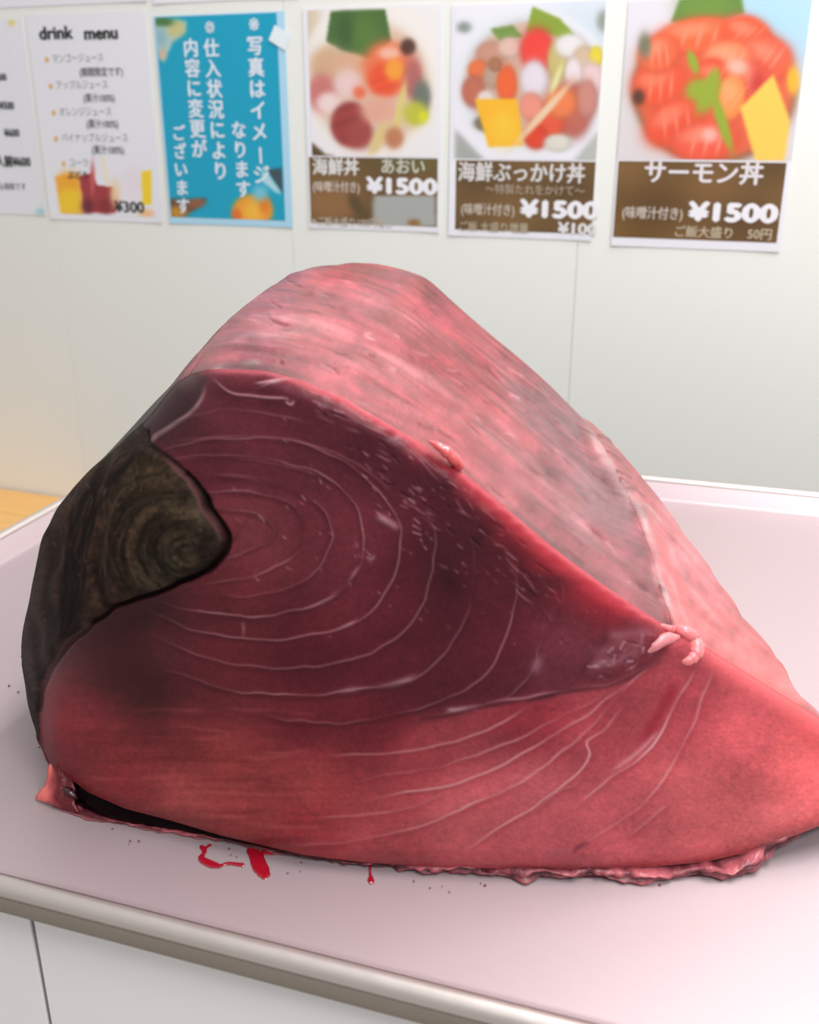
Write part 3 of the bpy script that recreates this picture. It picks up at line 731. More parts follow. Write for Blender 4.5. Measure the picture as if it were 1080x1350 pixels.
# ------------------------------------------------------------------ skin hem along the tray
def keep(o):
    o.matrix_parent_inverse = Matrix.Translation(-tuna.location); return o
rim_px = [(72, 1060), (100, 1070), (125, 1078), (200, 1091), (290, 1106), (400, 1128), (480, 1140), (560, 1149), (650, 1155), (750, 1159),
          (850, 1159), (930, 1157), (985, 1151), (1005, 1139), (1030, 1128), (1055, 1118), (1080, 1098), (1108, 1080)]
rl_ = smooth_line(rim_px, 640)
base = on_z(rl_[:, 0], rl_[:, 1], 0.0012)
tn = np.gradient(base, axis=0); tn /= np.linalg.norm(tn, axis=1)[:, None]
nr = np.cross(tn, (0, 0, 1.0))          # outwards, towards the viewer
xw = rl_[:, 0]
ruf = np.interp(xw, [60, 450, 540, 620, 980, 1000, 1110], [.0002, .0004, .0012, .0018, .0016, .0008, .0006])
ph = np.cumsum(.66*np.clip(.13+.05*blur1(rng.standard_normal(len(xw)), 8, 0)*4, .05, .3))
wv = np.sin(ph)+.5*np.sin(ph*2.3+1)
hgt = np.interp(xw, [60, 130, 400, 480, 560, 700, 960, 985, 1010, 1060, 1110], [.0010, .0009, .0012, .0022, .0036, .0044, .0048, .0054, .0070, .0085, .009])
rise = np.interp(xw, [60, 960, 990, 1030, 1080, 1110], [0, 0, 0.0005, .004, .010, .010])
prof = [(-.016, .0), (-.002, .0), (.0, .12), (.0010, .35), (.0006, .55), (-.0004, .62), (.0008, .78), (.0, .98), (-.0025, 1.0), (-.010, .55)]
Vr = []; Cr = []
c_lo = lin((88, 36, 45)); c_hi = lin((178, 92, 100)); c_dk = lin((46, 16, 22))
nn = noise(len(xw), len(prof), 2.2, .8)*.8+noise(len(xw), len(prof), 7, .9)*.6; n2 = noise(len(xw), 1, 5, 1)[:, 0]
lightness = np.interp(xw, [60, 120, 420, 500, 560, 1000, 1040, 1110], [.75, .5, .15, .2, .5, .55, .2, .15])
for j, (po, pz) in enumerate(prof):
    off = po+ruf*wv*(1 if 2 <= j <= 7 else 0)*(1.2-.5*pz)+nn[:, j]*.0007*(2 <= j <= 7)
    z = rise+hgt*pz*(1+.12*n2)+ruf*.4*np.cos(ph*1.3+j)*(3 <= j <= 8)
    Vr.append(base+nr*off[:, None]+np.array([0, 0, 1.0])*(z-.0008)[:, None])
    a = np.clip(lightness*(.55+.45*(j in (3, 4, 6, 7)))+.34*nn[:, j]+.15*wv, 0, 1)[:, None]
    c = c_lo*(1-a)+c_hi*a
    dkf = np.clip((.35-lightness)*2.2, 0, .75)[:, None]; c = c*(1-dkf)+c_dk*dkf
    if j in (4, 5): c = c*.45  # shade in the groove between the lips put into the colour
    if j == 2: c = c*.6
    Cr.append(c)
Vr = np.stack(Vr, 1); Vr[..., 2] = np.maximum(Vr[..., 2], .0003); nl, npf = Vr.shape[:2]
idr = np.arange(nl*npf).reshape(nl, npf)
qr = np.stack([idr[:-1], np.roll(idr, -1, 1)[:-1], np.roll(idr, -1, 1)[1:], idr[1:]], -1).reshape(-1, 4)
M_hem = mat('skin_hem', attr='col', rough=0.32, coat=.15, sss=.08, bump=.5, bscale=420, spec=.3)
keep(mesh_obj('skin_hem', Vr.reshape(-1, 3), qr, M_hem, tuna, colors=np.stack(Cr, 1).reshape(-1, 3)))['label'] = 'ruffled cut edge of skin along the bottom'

# flap of skin at the lower left corner
fl_rows = [[(66, 1003, .020), (74, 1008, .019), (84, 1012, .018)], [(62, 1020, .014), (78, 1024, .0145), (96, 1028, .014)],
           [(58, 1036, .008), (76, 1040, .011), (100, 1044, .009)], [(46, 1051, .003), (70, 1056, .006), (98, 1062, .005)],
           [(52, 1056, .0012), (74, 1064, .002), (104, 1072, .002)]]
arr = np.array(fl_rows, float)
R_, C_ = 20, 14
def resample2(a, r, c):
    yy = np.linspace(0, a.shape[0]-1.001, r); xx = np.linspace(0, a.shape[1]-1.001, c); return samp(a, np.repeat(xx[None], r, 0), np.repeat(yy[:, None], c, 1))
g = resample2(arr, R_, C_)
P = on_z(g[..., 0], g[..., 1], g[..., 2]); P[..., 2] += noise(R_, C_, 2, 2)*.0006
P = P.reshape(-1, 3)
Fq = quads(np.arange(R_*C_).reshape(R_, C_))
fc = np.array([(226, 112, 104)]*(R_*C_), float)
gxv = g[..., 0].ravel(); fc = fc+(np.array((92, 22, 30))-fc)*np.clip((gxv-60)/16+.25*noise(R_, C_, 2, 2).ravel(), 0, 1)[:, None]
fo = keep(mesh_obj('skin_flap', P, Fq, M_hem, tuna, colors=lin(np.clip(fc, 0, 255)))); fo['label'] = 'pink folded flap of skin at lower left'
md_ = fo.modifiers.new('thick', 'SOLIDIFY'); md_.thickness = .0016; md_.offset = -1

# dark wet blood clot filling the gap between flesh and skin
M_clot = mat('blood_clot', lin4((12, 3, 5)), rough=.25, coat=.0, bump=.3, bscale=160, spec=.05)
cp = smooth_line([(88, 1036), (110, 1054), (150, 1072), (200, 1083), (260, 1096), (330, 1112), (400, 1127), (470, 1137)], 70)
pc = on_z(cp[:, 0], cp[:, 1], 0.0045)+BX*.0075
rad = np.interp(cp[:, 0], [80, 100, 150, 220, 300, 400, 470], [.004, .0088, .0092, .0078, .0062, .004, .0028])
Vt, Ft = tube(pc, rad, 14, squash=.85)
Vt = np.array(Vt)+rng.normal(0, .00022, (len(Vt), 3)); Vt[:, 2] = np.maximum(Vt[:, 2], .0006)
keep(mesh_obj('blood_clot', Vt, Ft, M_clot, tuna))['label'] = 'black wet blood in the gap above the skin'

cp2 = np.array([(84, 1037), (91, 1042), (97, 1047), (103, 1053)], float)  # small glossy bead added so the clot end catches a glint
Vt, Ft = tube(on_z(cp2[:, 0], cp2[:, 1], np.array([.0125, .012, .0105, .008])), np.array([.0006, .0021, .0017, .0007]), 12, squash=.6)
keep(mesh_obj('clot_glint_bead', Vt, Ft, mat('glossy_clot', lin4((46, 10, 16)), rough=.14, coat=.7, bump=.8, bscale=500), tuna))['label'] = 'added glossy bead giving the clot a wet glint by the flap'
# membrane curl on the right corner and the nub on the front edge
M_memb = mat('pale_membrane', lin4((222, 122, 126)), rough=.35, coat=.25, sss=.3, bump=.1, bscale=400)
def face_pts(px, out):
    px = np.asarray(px, float); e = ext_at(px[:, 0], px[:, 1])
    return lift(px[:, 0], px[:, 1], e)-BX*np.asarray(out)[:, None]
cl = smooth_line([(872, 826), (884, 832), (900, 834), (912, 841), (918, 852), (917, 864), (908, 872), (897, 873)], 40)
Vt, Ft = tube(face_pts(cl, np.full(40, -.0012)), .0029*np.interp(np.arange(40), [0, 4, 14, 26, 36, 39], [.3, .7, 1.15, 1.35, .9, .3])*(1+.12*rng.standard_normal(40)*.5), 12)
keep(mesh_obj('membrane_curl', Vt, Ft, M_memb, tuna))['label'] = 'pale pink curl of membrane at the corner'
cl = smooth_line([(846, 866), (860, 856), (876, 846), (896, 842)], 24)
Vt, Ft = tube(face_pts(cl, np.full(24, -.0016)), .0028*np.interp(np.arange(24), [0, 8, 18, 23], [.2, 1, 1.1, .4]), 10)
keep(mesh_obj('membrane_strand', Vt, Ft, mat('membrane_strand', lin4((204, 122, 128)), rough=.4, coat=.15, sss=.2), tuna))
cl = smooth_line([(566, 582), (580, 590), (592, 599), (602, 610), (606, 621)], 24)
Vt, Ft = tube(face_pts(cl, np.full(24, -.0006)), .0034*np.interp(np.arange(24), [0, 6, 14, 20, 23], [.2, .7, 1.0, .85, .25])*(1+.10*rng.standard_normal(24)), 12, squash=.8)
keep(mesh_obj('flesh_nub', Vt, Ft, mat('flesh_nub', lin4((206, 92, 96)), rough=.3, coat=.3, sss=.3, bump=.1, bscale=300), tuna))['label'] = 'small torn nub of flesh on the front edge'

# ------------------------------------------------------------------ blood on the tray
M_blood = mat('wet_blood', lin4((150, 14, 34)), rough=.12, coat=.6, spec=.6)
M_bloodd = mat('dark_blood_speck', lin4((112, 34, 44)), rough=.3, coat=.3)
def splash(name, blobs, label, m=M_blood, group=None, cat='blood stain'):
    """thin domed puddle: union of px discs lifted on to the tray, outlined on a fine grid"""
    b = np.array(blobs, float); pad = 6
    x0, x1 = b[:, 0].min()-b[:, 2].max()-pad, b[:, 0].max()+b[:, 2].max()+pad
    y0, y1 = b[:, 1].min()-b[:, 2].max()-pad, b[:, 1].max()+b[:, 2].max()+pad
    st = max(.35, min(.8, (x1-x0)/90))
    X, Y = np.meshgrid(np.arange(x0, x1, st), np.arange(y0, y1, st))
    fld = np.zeros(X.shape)
    for bx, by, r in blobs: fld += np.exp(-((X-bx)**2+((Y-by)*1.25)**2)/(r*r)*1.2)
    fld += (noise(*X.shape, 2.0, 2.0)*.07+noise(*X.shape, 5, 5)*.05)*np.clip(fld*2, 0, 1)
    h = fld-.3; idx = np.arange(X.size).reshape(X.shape)
    q = quads(idx); ok = (h.ravel()[q] > 0).all(1)
    q = q[ok]
    if len(q) == 0: return
    ids, inv = np.unique(q, return_inverse=True)
    P = on_z(X.ravel()[ids], Y.ravel()[ids], 0.0)
    P[:, 2] = .00015+np.minimum(.0007, .0009*np.sqrt(np.clip(h.ravel()[ids], 0, 1)))
    o = mesh_obj(name, P, inv.reshape(q.shape), m)
    if o.data.polygons[0].normal.z < 0: o.data.flip_normals()
    return tag(o, label, cat, group)
def chain(pts, r, n=None):
    p = smooth_line(pts, n or max(4, int(np.hypot(*np.diff(np.array(pts, float), axis=0).T).sum()/3)))
    rr_ = np.interp(np.linspace(0, 1, len(p)), np.linspace(0, 1, len(r)), r); return [(a, b_, c) for (a, b_), c in zip(p, rr_)]
splash('blood_splash', chain([(266, 1117), (270, 1124), (265, 1132), (276, 1139), (290, 1143)], [4, 2.5, 4.5, 5.5, 2.6])+chain([(290, 1143), (300, 1139), (320, 1141)], [2.2, 2.6, 3.4]) + chain([(270, 1120), (277, 1115)], [2, 2.5]),
       'branching red blood splash at left, just in front of the tuna block')
splash('blood_splash', chain([(332, 1121), (338, 1130), (344, 1142), (349, 1154)], [6, 7, 7, 7])+chain([(336, 1138), (342, 1148)], [5, 6])+chain([(348, 1124), (358, 1126)], [3.5, 3]),
       'solid bright red blood run in front of the tuna, right of the branching splash')
splash('blood_drip', chain([(489, 1138), (488, 1148), (489, 1158), (489, 1163)], [3.2, 2, 2.2, 4.5]), 'short red blood drip at the middle of the block\'s bottom edge')
specks = [(148, 1094, 2), (172, 1110, 2.2), (183, 1110, 2.6), (170, 1114, 1.5), (302, 1120, 2.4), (305, 1128, 2), (312, 1131, 1.8), (380, 1152, 2), (396, 1150, 1.8), (398, 1138, 2.4),
          (546, 1163, 2.2), (567, 1172, 2), (583, 1170, 1.6), (592, 1177, 2), (640, 1168, 3), (870, 1168, 3), (12, 905, 2.4), (24, 913, 2.4), (52, 986, 2), (634, 1166, 2)]
for (x, y, r) in specks:
    r *= .62
    splash('blood_speck', [(x, y, r), (x+r*rng.uniform(-1, 1.4), y+.6*r*rng.uniform(-1, 1), r*.7)], 
           'tiny dark speck on tray beyond the block\'s left flank' if y < 950 else 'tiny dark speck on tray beside skin flap' if y < 1000 else 'tiny dark blood speck on tray left of the branching splash' if x < 250
           else 'tiny dark blood speck between the two red splashes' if x < 330 else 'tiny dark blood speck between solid blood run and short drip' if x < 450 else 'lone tiny blood speck farthest right below ruffled hem' if x > 800
           else 'tiny reddish blood speck on tray right of the short drip', M_bloodd, 'blood specks on the tray')

# ------------------------------------------------------------------ menus on the wall
PY_ = WALL_Y-0.0004
M_paper = mat('laminated_paper', lin4((238, 238, 246)), rough=.25, coat=.3)
M_print = mat('printed_paper', attr='col', rough=.3, coat=.3)
ink_cache = {}
def ink(c):
    k = tuple(c)
    if k not in ink_cache: ink_cache[k] = mat('ink', lin4(c), rough=.4)
    return ink_cache[k]
def wall_xz(u, v):
    p = on_y(np.asarray(u, float), np.asarray(v, float), WALL_Y); return p[..., 0], p[..., 2]
class Poster:
    def __init__(s, x0, x1, zt, zb, label, paper=M_paper, tilt=0.0, group=None):
        s.x0, s.x1, s.zt, s.zb = x0, x1, zt, zb
        s.root = empty('menu_poster', ((x0+x1)/2, WALL_Y, zb)); tag(s.root, label, 'poster', group)
        s.inv = Matrix.Translation(-s.root.location)
        nxp, nzp = 14, 20
        X, Z = np.meshgrid(np.linspace(x0, x1, nxp), np.linspace(zt, zb, nzp))
        s.curl = lambda x, z: .0012*np.clip(((x-x0)/(x1-x0)-.5)*2, -1, 1)**4*np.clip((zt-z)/(zt-zb), 0, 1)
        front = np.stack([X, PY_-.0006-s.curl(X, Z), Z], -1).reshape(-1, 3); back = front+np.array([0, .0005, 0])
        n = nxp*nzp; idx = np.arange(n).reshape(nzp, nxp)
        Q = quads(idx); Fs = np.vstack([Q, Q[:, ::-1]+n]).tolist()
        loop = list(idx[0])+list(idx[1:, -1])+list(idx[-1, -2::-1])+list(idx[-2:0:-1, 0])
        Fs += [(loop[i], loop[(i+1) % len(loop)], loop[(i+1) % len(loop)]+n, loop[i]+n) for i in range(len(loop))]
        s.add(mesh_obj('paper_sheet', np.vstack([front, back]), Fs, paper, s.root, smooth=False))
    def add(s, o): o.matrix_parent_inverse = s.inv; return o
    def printed(s, name, px0, py0, px1, py1, paint, label=None, nx=130, ny=150, lift_=.0009):
        """flat print: a fine sheet whose vertex colours are painted in photo-picture coordinates"""
        xa, za = wall_xz(px0, py0); xb, zb = wall_xz(px1, py1)
        xa = max(xa, s.x0+.0005); xb = min(xb, s.x1-.0005); za = min(za, s.zt-.0005); zb = max(zb, s.zb+.0005)
        X, Z = np.meshgrid(np.linspace(xa, xb, nx), np.linspace(za, zb, ny))
        P = np.stack([X, np.full(X.shape, PY_-lift_)-s.curl(X, Z), Z], -1)
        u, v = project(P.reshape(-1, 3)); img = paint(u.reshape(X.shape), v.reshape(X.shape))
        o = mesh_obj(name, P.reshape(-1, 3), quads(np.arange(nx*ny).reshape(ny, nx)), M_print, s.root, colors=lin(np.clip(img, 0, 255)).reshape(-1, 3))
        if label: o['label'] = label
        return s.add(o)
    def text(s, body, px, py, size_px, color, align='LEFT', bold=0.0, sx=1.0, name='lettering', shear=0.0, rot=0.0):
        """lettering flat on the sheet; px,py = baseline start (photo), size in photo pixels"""
        x, z = wall_xz(px, py); x2, z2 = wall_xz(px, py-size_px); size = float(z2-z)
        cu = bpy.data.curves.new('t', 'FONT'); cu.body = body; cu.size = size*1.18; cu.align_x = align; cu.shear = shear
        cu.resolution_u = 3
        to = bpy.data.objects.new('t', cu); col.objects.link(to)
        dg = bpy.context.evaluated_depsgraph_get(); me = bpy.data.meshes.new_from_object(to.evaluated_get(dg))
        bpy.data.objects.remove(to)
        if len(me.vertices) == 0: return None
        n = len(me.vertices); co = np.zeros(n*3, np.float32); me.vertices.foreach_get('co', co); co = co.reshape(-1, 3)
        cr_, sr_ = math.cos(rot), math.sin(rot); xx = (co[:, 0]*cr_-co[:, 1]*sr_)*sx; zz = co[:, 0]*sr_+co[:, 1]*cr_
        out = np.stack([x+xx, np.zeros(n), z+zz], -1)
        out[:, 1] = PY_-.0013-s.curl(out[:, 0], out[:, 2])
        e = bold*size*.022; polys = [list(p.vertices) for p in me.polygons]; bpy.data.meshes.remove(me)
        shifts = [(0, 0)] if bold < .5 else [(0, 0), (e, 0), (-e, 0), (0, e*.7), (0, -e*.7)]
        Vs = []; Fs = []
        for k, (dx, dz) in enumerate(shifts):      # heavier strokes: a few slightly offset layers of ink
            Vs.append(out+np.array([dx, -.00002*k, dz])); Fs += [[q+k*n for q in p] for p in polys]
        return s.add(mesh_obj(name, np.vstack(Vs), Fs, ink(color), s.root, smooth=False))
def blob(img, u, v, cx_, cy_, rx_, ry_, c, soft=.12, ang=0, tex=0.0, power=2):
    ca, sa = math.cos(math.radians(ang)), math.sin(math.radians(ang))
    a = ((u-cx_)*ca+(v-cy_)*sa)/rx_; b = (-(u-cx_)*sa+(v-cy_)*ca)/ry_
    r = (abs(a)**power+abs(b)**power)**(1/power)
    m = 1/(1+np.exp(np.clip((r-1)/soft*2, -30, 30)))
    cc = np.array(c, float)
    if tex: cc = cc*(1+tex*np.sin(b*9+a*3))[..., None]
    img += (cc-img)*m[..., None]
def pgon(img, u, v, pts, c, soft=1.0):
    m = poly_mask(pts, u, v).astype(float); m = blur(m, soft) if soft else m
    img += (np.array(c, float)-img)*m[..., None]

# white sheets of the row above, whose lower edges just show
for a, b in ((-1.235, -0.915), (-0.905, -0.672)):
    up = Poster(a, b, .76, wall_xz(100, 7)[1]+.001 if a < -1 else wall_xz(280, 2)[1], 'white sheet whose bottom edge shows above the %s' % ('drink menu' if a < -1 else 'turquoise notice'))

# 0: cut-off food list at the frame's left
x1, zb = wall_xz(62, 284); _, zt = wall_xz(20, 25)
p0 = Poster(float(x1)-.205, float(x1), float(zt), float(zb), 'white price list cut off by the left edge of the photo', tilt=0)
for (y, xr, t, s_, b) in ((106, 10, '¥500', 11, 2), (144, 20, '¥500', 12, 2), (180, 27, '¥600', 12, 2), (219, 42, '1人前¥600', 14, 2.4), (250, 36, '税込価格です', 9, .3)):
    p0.text(t, xr, y, s_, (58, 60, 58), 'RIGHT', b, sx=.9)
def pn(u, v):
    img = np.full(u.shape+(3,), 238.); img[..., 2] = 246; blob(img, u, v, 15, 30, 4, 4, (240, 214, 110), .5); blob(img, u, v, 54, 279, 6, 4, (160, 216, 220), .5); return img
p0.printed('printed_motif', 8, 26, 60, 283, pn, nx=50, ny=80, lift_=.0008)

# 1: drink menu
xa, zt = wall_xz(36, 20); xb, zb = wall_xz(212, 294)
p1 = Poster(float(wall_xz(34, 20)[0]), float(wall_xz(208, 200)[0]), float(zt), float(zb), 'white drink menu with pictures of juice glasses along its bottom')
p1.text('drink', 53, 52, 20, (36, 38, 36), 'LEFT', 2.6, sx=1.18); p1.text('menu', 112, 52, 20, (36, 38, 36), 'LEFT', 2.6, sx=1.12)
for (x, y, t, n) in ((70, 82, 'マンゴージュース', 11), (75, 117, 'アップルジュース', 11), (79, 152, 'オレンジジュース', 11), (82, 186, 'パイナップルジュース', 11), (92, 219, 'コーラ', 11)):
    p1.text(t, x, y, n, (150, 148, 156), 'LEFT', .3, sx=.86)
    b = p1.text('●', x-10, y, 8, (238, 186, 120), 'LEFT', .4, name='bullet_dot')
for (x, y, t) in ((106, 100, '(期間限定です)'), (111, 134, '(果汁100%)'), (115, 168, '(果汁100%)'), (122, 202, '(果汁100%)')):
    p1.text(t, x, y, 11, (112, 112, 118), 'LEFT', .8, sx=.86)
p1.text('ぶどう', 90, 235, 10, (60, 60, 62), 'LEFT', 1.6)
p1.text('¥300', 153, 279, 17, (66, 66, 60), 'LEFT', 2.4, sx=1.15)
def pd(u, v):
    img = np.full(u.shape+(3,), 238.); img[..., 2] = 246
    pgon(img, u, v, [(72, 232), (106, 230), (112, 282), (82, 284)], (246, 186, 90)); blob(img, u, v, 90, 243, 13, 16, (250, 172, 44), .3, power=3); blob(img, u, v, 92, 266, 13, 17, (248, 208, 40), .3, power=3)
    pgon(img, u, v, [(104, 232), (122, 228), (128, 244), (150, 246), (158, 268), (152, 281), (112, 280)], (168, 56, 62)); blob(img, u, v, 116, 272, 8, 10, (112, 40, 46), .4); blob(img, u, v, 140, 272, 10, 10, (140, 44, 50), .4)
    pgon(img, u, v, [(131, 205), (137, 205), (146, 246), (139, 246)], (244, 232, 214)); blob(img, u, v, 122, 236, 3, 20, (206, 96, 98), .5)
    blob(img, u, v, 152, 255, 6, 16, (244, 214, 170), .5); blob(img, u, v, 176, 240, 14, 20, (240, 228, 238), .5)
    pgon(img, u, v, [(186, 226), (200, 224), (200, 270), (188, 270)], (250, 214, 50)); blob(img, u, v, 193, 282, 10, 6, (250, 196, 140), .5)
    return img
p1.printed('juice_picture', 68, 204, 206, 286, pd, 'printed picture of orange and red juice glasses', lift_=.0008)

# 2: turquoise notice
M_cyan = None
p2 = Poster(float(wall_xz(202, 20)[0]), float(wall_xz(372, 20)[0])+.004, float(wall_xz(290, 18)[1]), float(wall_xz(300, 297)[1]), 'turquoise notice with white vertical Japanese writing beside drink menu', paper=mat('light_blue_paper', lin4((178, 222, 246)), rough=.3, coat=.3))
def pc_(u, v):
    img = np.zeros(u.shape+(3,)); img[:] = (4, 164, 200)
    pgon(img, u, v, [(203, 24), (246, 28), (244, 42), (228, 56), (216, 82), (209, 76)], (176, 206, 204)); blob(img, u, v, 232, 38, 12, 11, (206, 200, 136), .4); blob(img, u, v, 214, 29, 14, 6, (74, 120, 60), .4); blob(img, u, v, 215, 72, 4, 7, (220, 184, 150), .5); blob(img, u, v, 212, 50, 7, 12, (150, 190, 200), .4)
    pgon(img, u, v, [(222, 262), (274, 262), (262, 274), (240, 287), (222, 288)], (108, 78, 58)); blob(img, u, v, 234, 280, 12, 8, (200, 142, 46), .4); blob(img, u, v, 258, 268, 12, 6, (150, 96, 70), .4)
    blob(img, u, v, 333, 278, 27, 22, (244, 160, 44), .12); blob(img, u, v, 335, 280, 14, 14, (250, 190, 64), .5); blob(img, u, v, 349, 270, 7, 12, (238, 130, 30), .5); blob(img, u, v, 312, 284, 6, 8, (232, 110, 40), .5)
    pgon(img, u, v, [(352, 224), (371, 221), (373, 256), (366, 246)], (66, 78, 88)); pgon(img, u, v, [(344, 222), (356, 232), (372, 256), (364, 254), (346, 240)], (188, 224, 236)); blob(img, u, v, 343, 254, 10, 10, (120, 200, 226), .5)
    return img
p2.printed('blue_print', 205, 23, 377, 291, pc_, 'turquoise printed ground with corner pictures of food')
def vert(p, s_, x0, y0, x1_, y1_, size, c, bold):
    n = len(s_)
    for k, ch in enumerate(s_):
        t = k/(n-1) if n > 1 else 0
        x = x0+(x1_-x0)*t; y = y0+(y1_-y0)*t
        if ch in 'ー': p.text('|', x, y+size*.32, size*.85, c, 'CENTER', bold*1.2)
        else: p.text(ch, x, y+size*.40, size*(1.12 if ch == '※' else 1), c, 'CENTER', .6 if ch == '※' else bold)
wht = (226, 238, 250)
vert(p2, '※写真はイメージ', 336, 33, 346, 231, 23, wht, 1.8)
vert(p2, 'なります', 316, 172, 322, 250, 21, wht, 1.8)
vert(p2, '※仕入状況により', 278, 37, 292, 226, 22, wht, 1.8)
vert(p2, '内容に変更が', 253, 64, 264, 197, 22, wht, 1.8)
vert(p2, 'ございます', 237, 176, 243, 272, 19, wht, 1.8)
tp = box('tape_piece', (-.0145, -.0002, -.011), (.0145, .0002, .011), mat('tape_highlight_white', lin4((236, 246, 252)), rough=.12, coat=.5), p2.root, bevel=.0001)  # clear tape coloured white, its bright highlight put into the colour
tx, tz = wall_xz(367, 50); tp.location = (float(tx)+.004-p2.root.location.x, PY_-.0024-WALL_Y, float(tz)-p2.root.location.z); tp.rotation_euler = (0, .5, 0)

brown = (112, 84, 48)
def band(u, v, pale=None):
    img = np.zeros(u.shape+(3,)); img[:] = brown
    k = np.sin(u*.05+v*.02)*.5+np.sin(u*.013-v*.07)*.5
    img *= (1+.13*k)[..., None]
    return img
# 3: first bowl
p3 = Poster(float(wall_xz(399, 14)[0]), float(wall_xz(583, 14)[0]), float(wall_xz(480, 9)[1]), float(wall_xz(480, 303)[1]), 'poster of bowl with red tuna slices and dark green leaf, beside turquoise notice')
def f3(u, v):
    img = np.zeros(u.shape+(3,)); img[:] = (242, 238, 240)
    blob(img, u, v, 395, 60, 32, 75, (222, 204, 178), .2); blob(img, u, v, 490, 100, 92, 108, (246, 240, 236), .05); pgon(img, u, v, [(404, 182), (430, 204), (480, 212), (404, 212)], (92, 70, 50), 1.5)
    blob(img, u, v, 490, 112, 76, 84, (226, 200, 180), .08)
    pgon(img, u, v, [(430, 55), (436, 15), (508, 12), (516, 54), (486, 78), (450, 66)], (76, 112, 56)); blob(img, u, v, 480, 45, 18, 24, (90, 126, 58), .5); blob(img, u, v, 455, 40, 10, 22, (64, 98, 52), .5)
    blob(img, u, v, 432, 86, 24, 24, (216, 178, 142), .3); blob(img, u, v, 462, 84, 22, 14, (224, 176, 144), .3)
    blob(img, u, v, 424, 122, 20, 24, (206, 120, 116), .3); blob(img, u, v, 434, 136, 16, 14, (244, 220, 216), .3); blob(img, u, v, 458, 110, 16, 18, (240, 208, 206), .4)
    blob(img, u, v, 462, 164, 26, 30, (158, 62, 60), .12, tex=.05); blob(img, u, v, 474, 178, 18, 18, (166, 74, 70), .3)
    blob(img, u, v, 512, 90, 34, 36, (240, 120, 78), .2); blob(img, u, v, 506, 106, 20, 22, (240, 86, 52), .25, tex=.02); blob(img, u, v, 514, 70, 14, 8, (248, 190, 170), .4); blob(img, u, v, 520, 92, 12, 14, (250, 164, 60), .3)
    blob(img, u, v, 538, 62, 10, 11, (88, 56, 46), .3); blob(img, u, v, 545, 104, 12, 28, (186, 106, 104), .3); blob(img, u, v, 556, 128, 12, 22, (112, 120, 110), .3)
    blob(img, u, v, 500, 146, 24, 18, (230, 172, 150), .3); blob(img, u, v, 526, 150, 5, 40, (226, 206, 130), .3, 12); blob(img, u, v, 548, 150, 16, 16, (194, 196, 66), .3); blob(img, u, v, 558, 154, 6, 7, (222, 220, 40), .4)
    blob(img, u, v, 500, 182, 8, 24, (226, 200, 140), .3, 28); blob(img, u, v, 520, 182, 12, 14, (196, 128, 92), .3); blob(img, u, v, 474, 122, 8, 8, (240, 110, 76), .5)
    return img
p3.printed('food_photo', 406, 14, 577, 207, f3, 'printed photo of tuna and salmon bowl')
def b3(u, v):
    img = band(u, v); blob(img, u, v, 440, 268, 36, 22, (146, 104, 62), .3); blob(img, u, v, 470, 270, 8, 16, (92, 72, 40), .4, -30); pgon(img, u, v, [(492, 258), (574, 258), (576, 298), (492, 298)], (172, 174, 172), 2); blob(img, u, v, 546, 294, 8, 5, (150, 110, 60), .4)
    blob(img, u, v, 540, 215, 40, 10, (106, 98, 52), .5); return img
p3.printed('caption_band', 408, 207, 577, 299, b3, 'brown caption band')
p3.text('海鮮丼', 413, 228, 20, (226, 224, 222), 'LEFT', 1.8); p3.text('あおい', 502, 227, 19, (206, 204, 190), 'LEFT', 1.4)
p3.text('(味噌汁付き)', 413, 251, 13, (208, 194, 182), 'LEFT', 1.2, sx=.82); p3.text('¥1500', 577, 256, 24, (240, 240, 246), 'RIGHT', 4.2, sx=1.45)
p3.text('※ご飯大盛り100円増し', 412, 296, 11, (196, 184, 168), 'LEFT', .8, sx=.9)
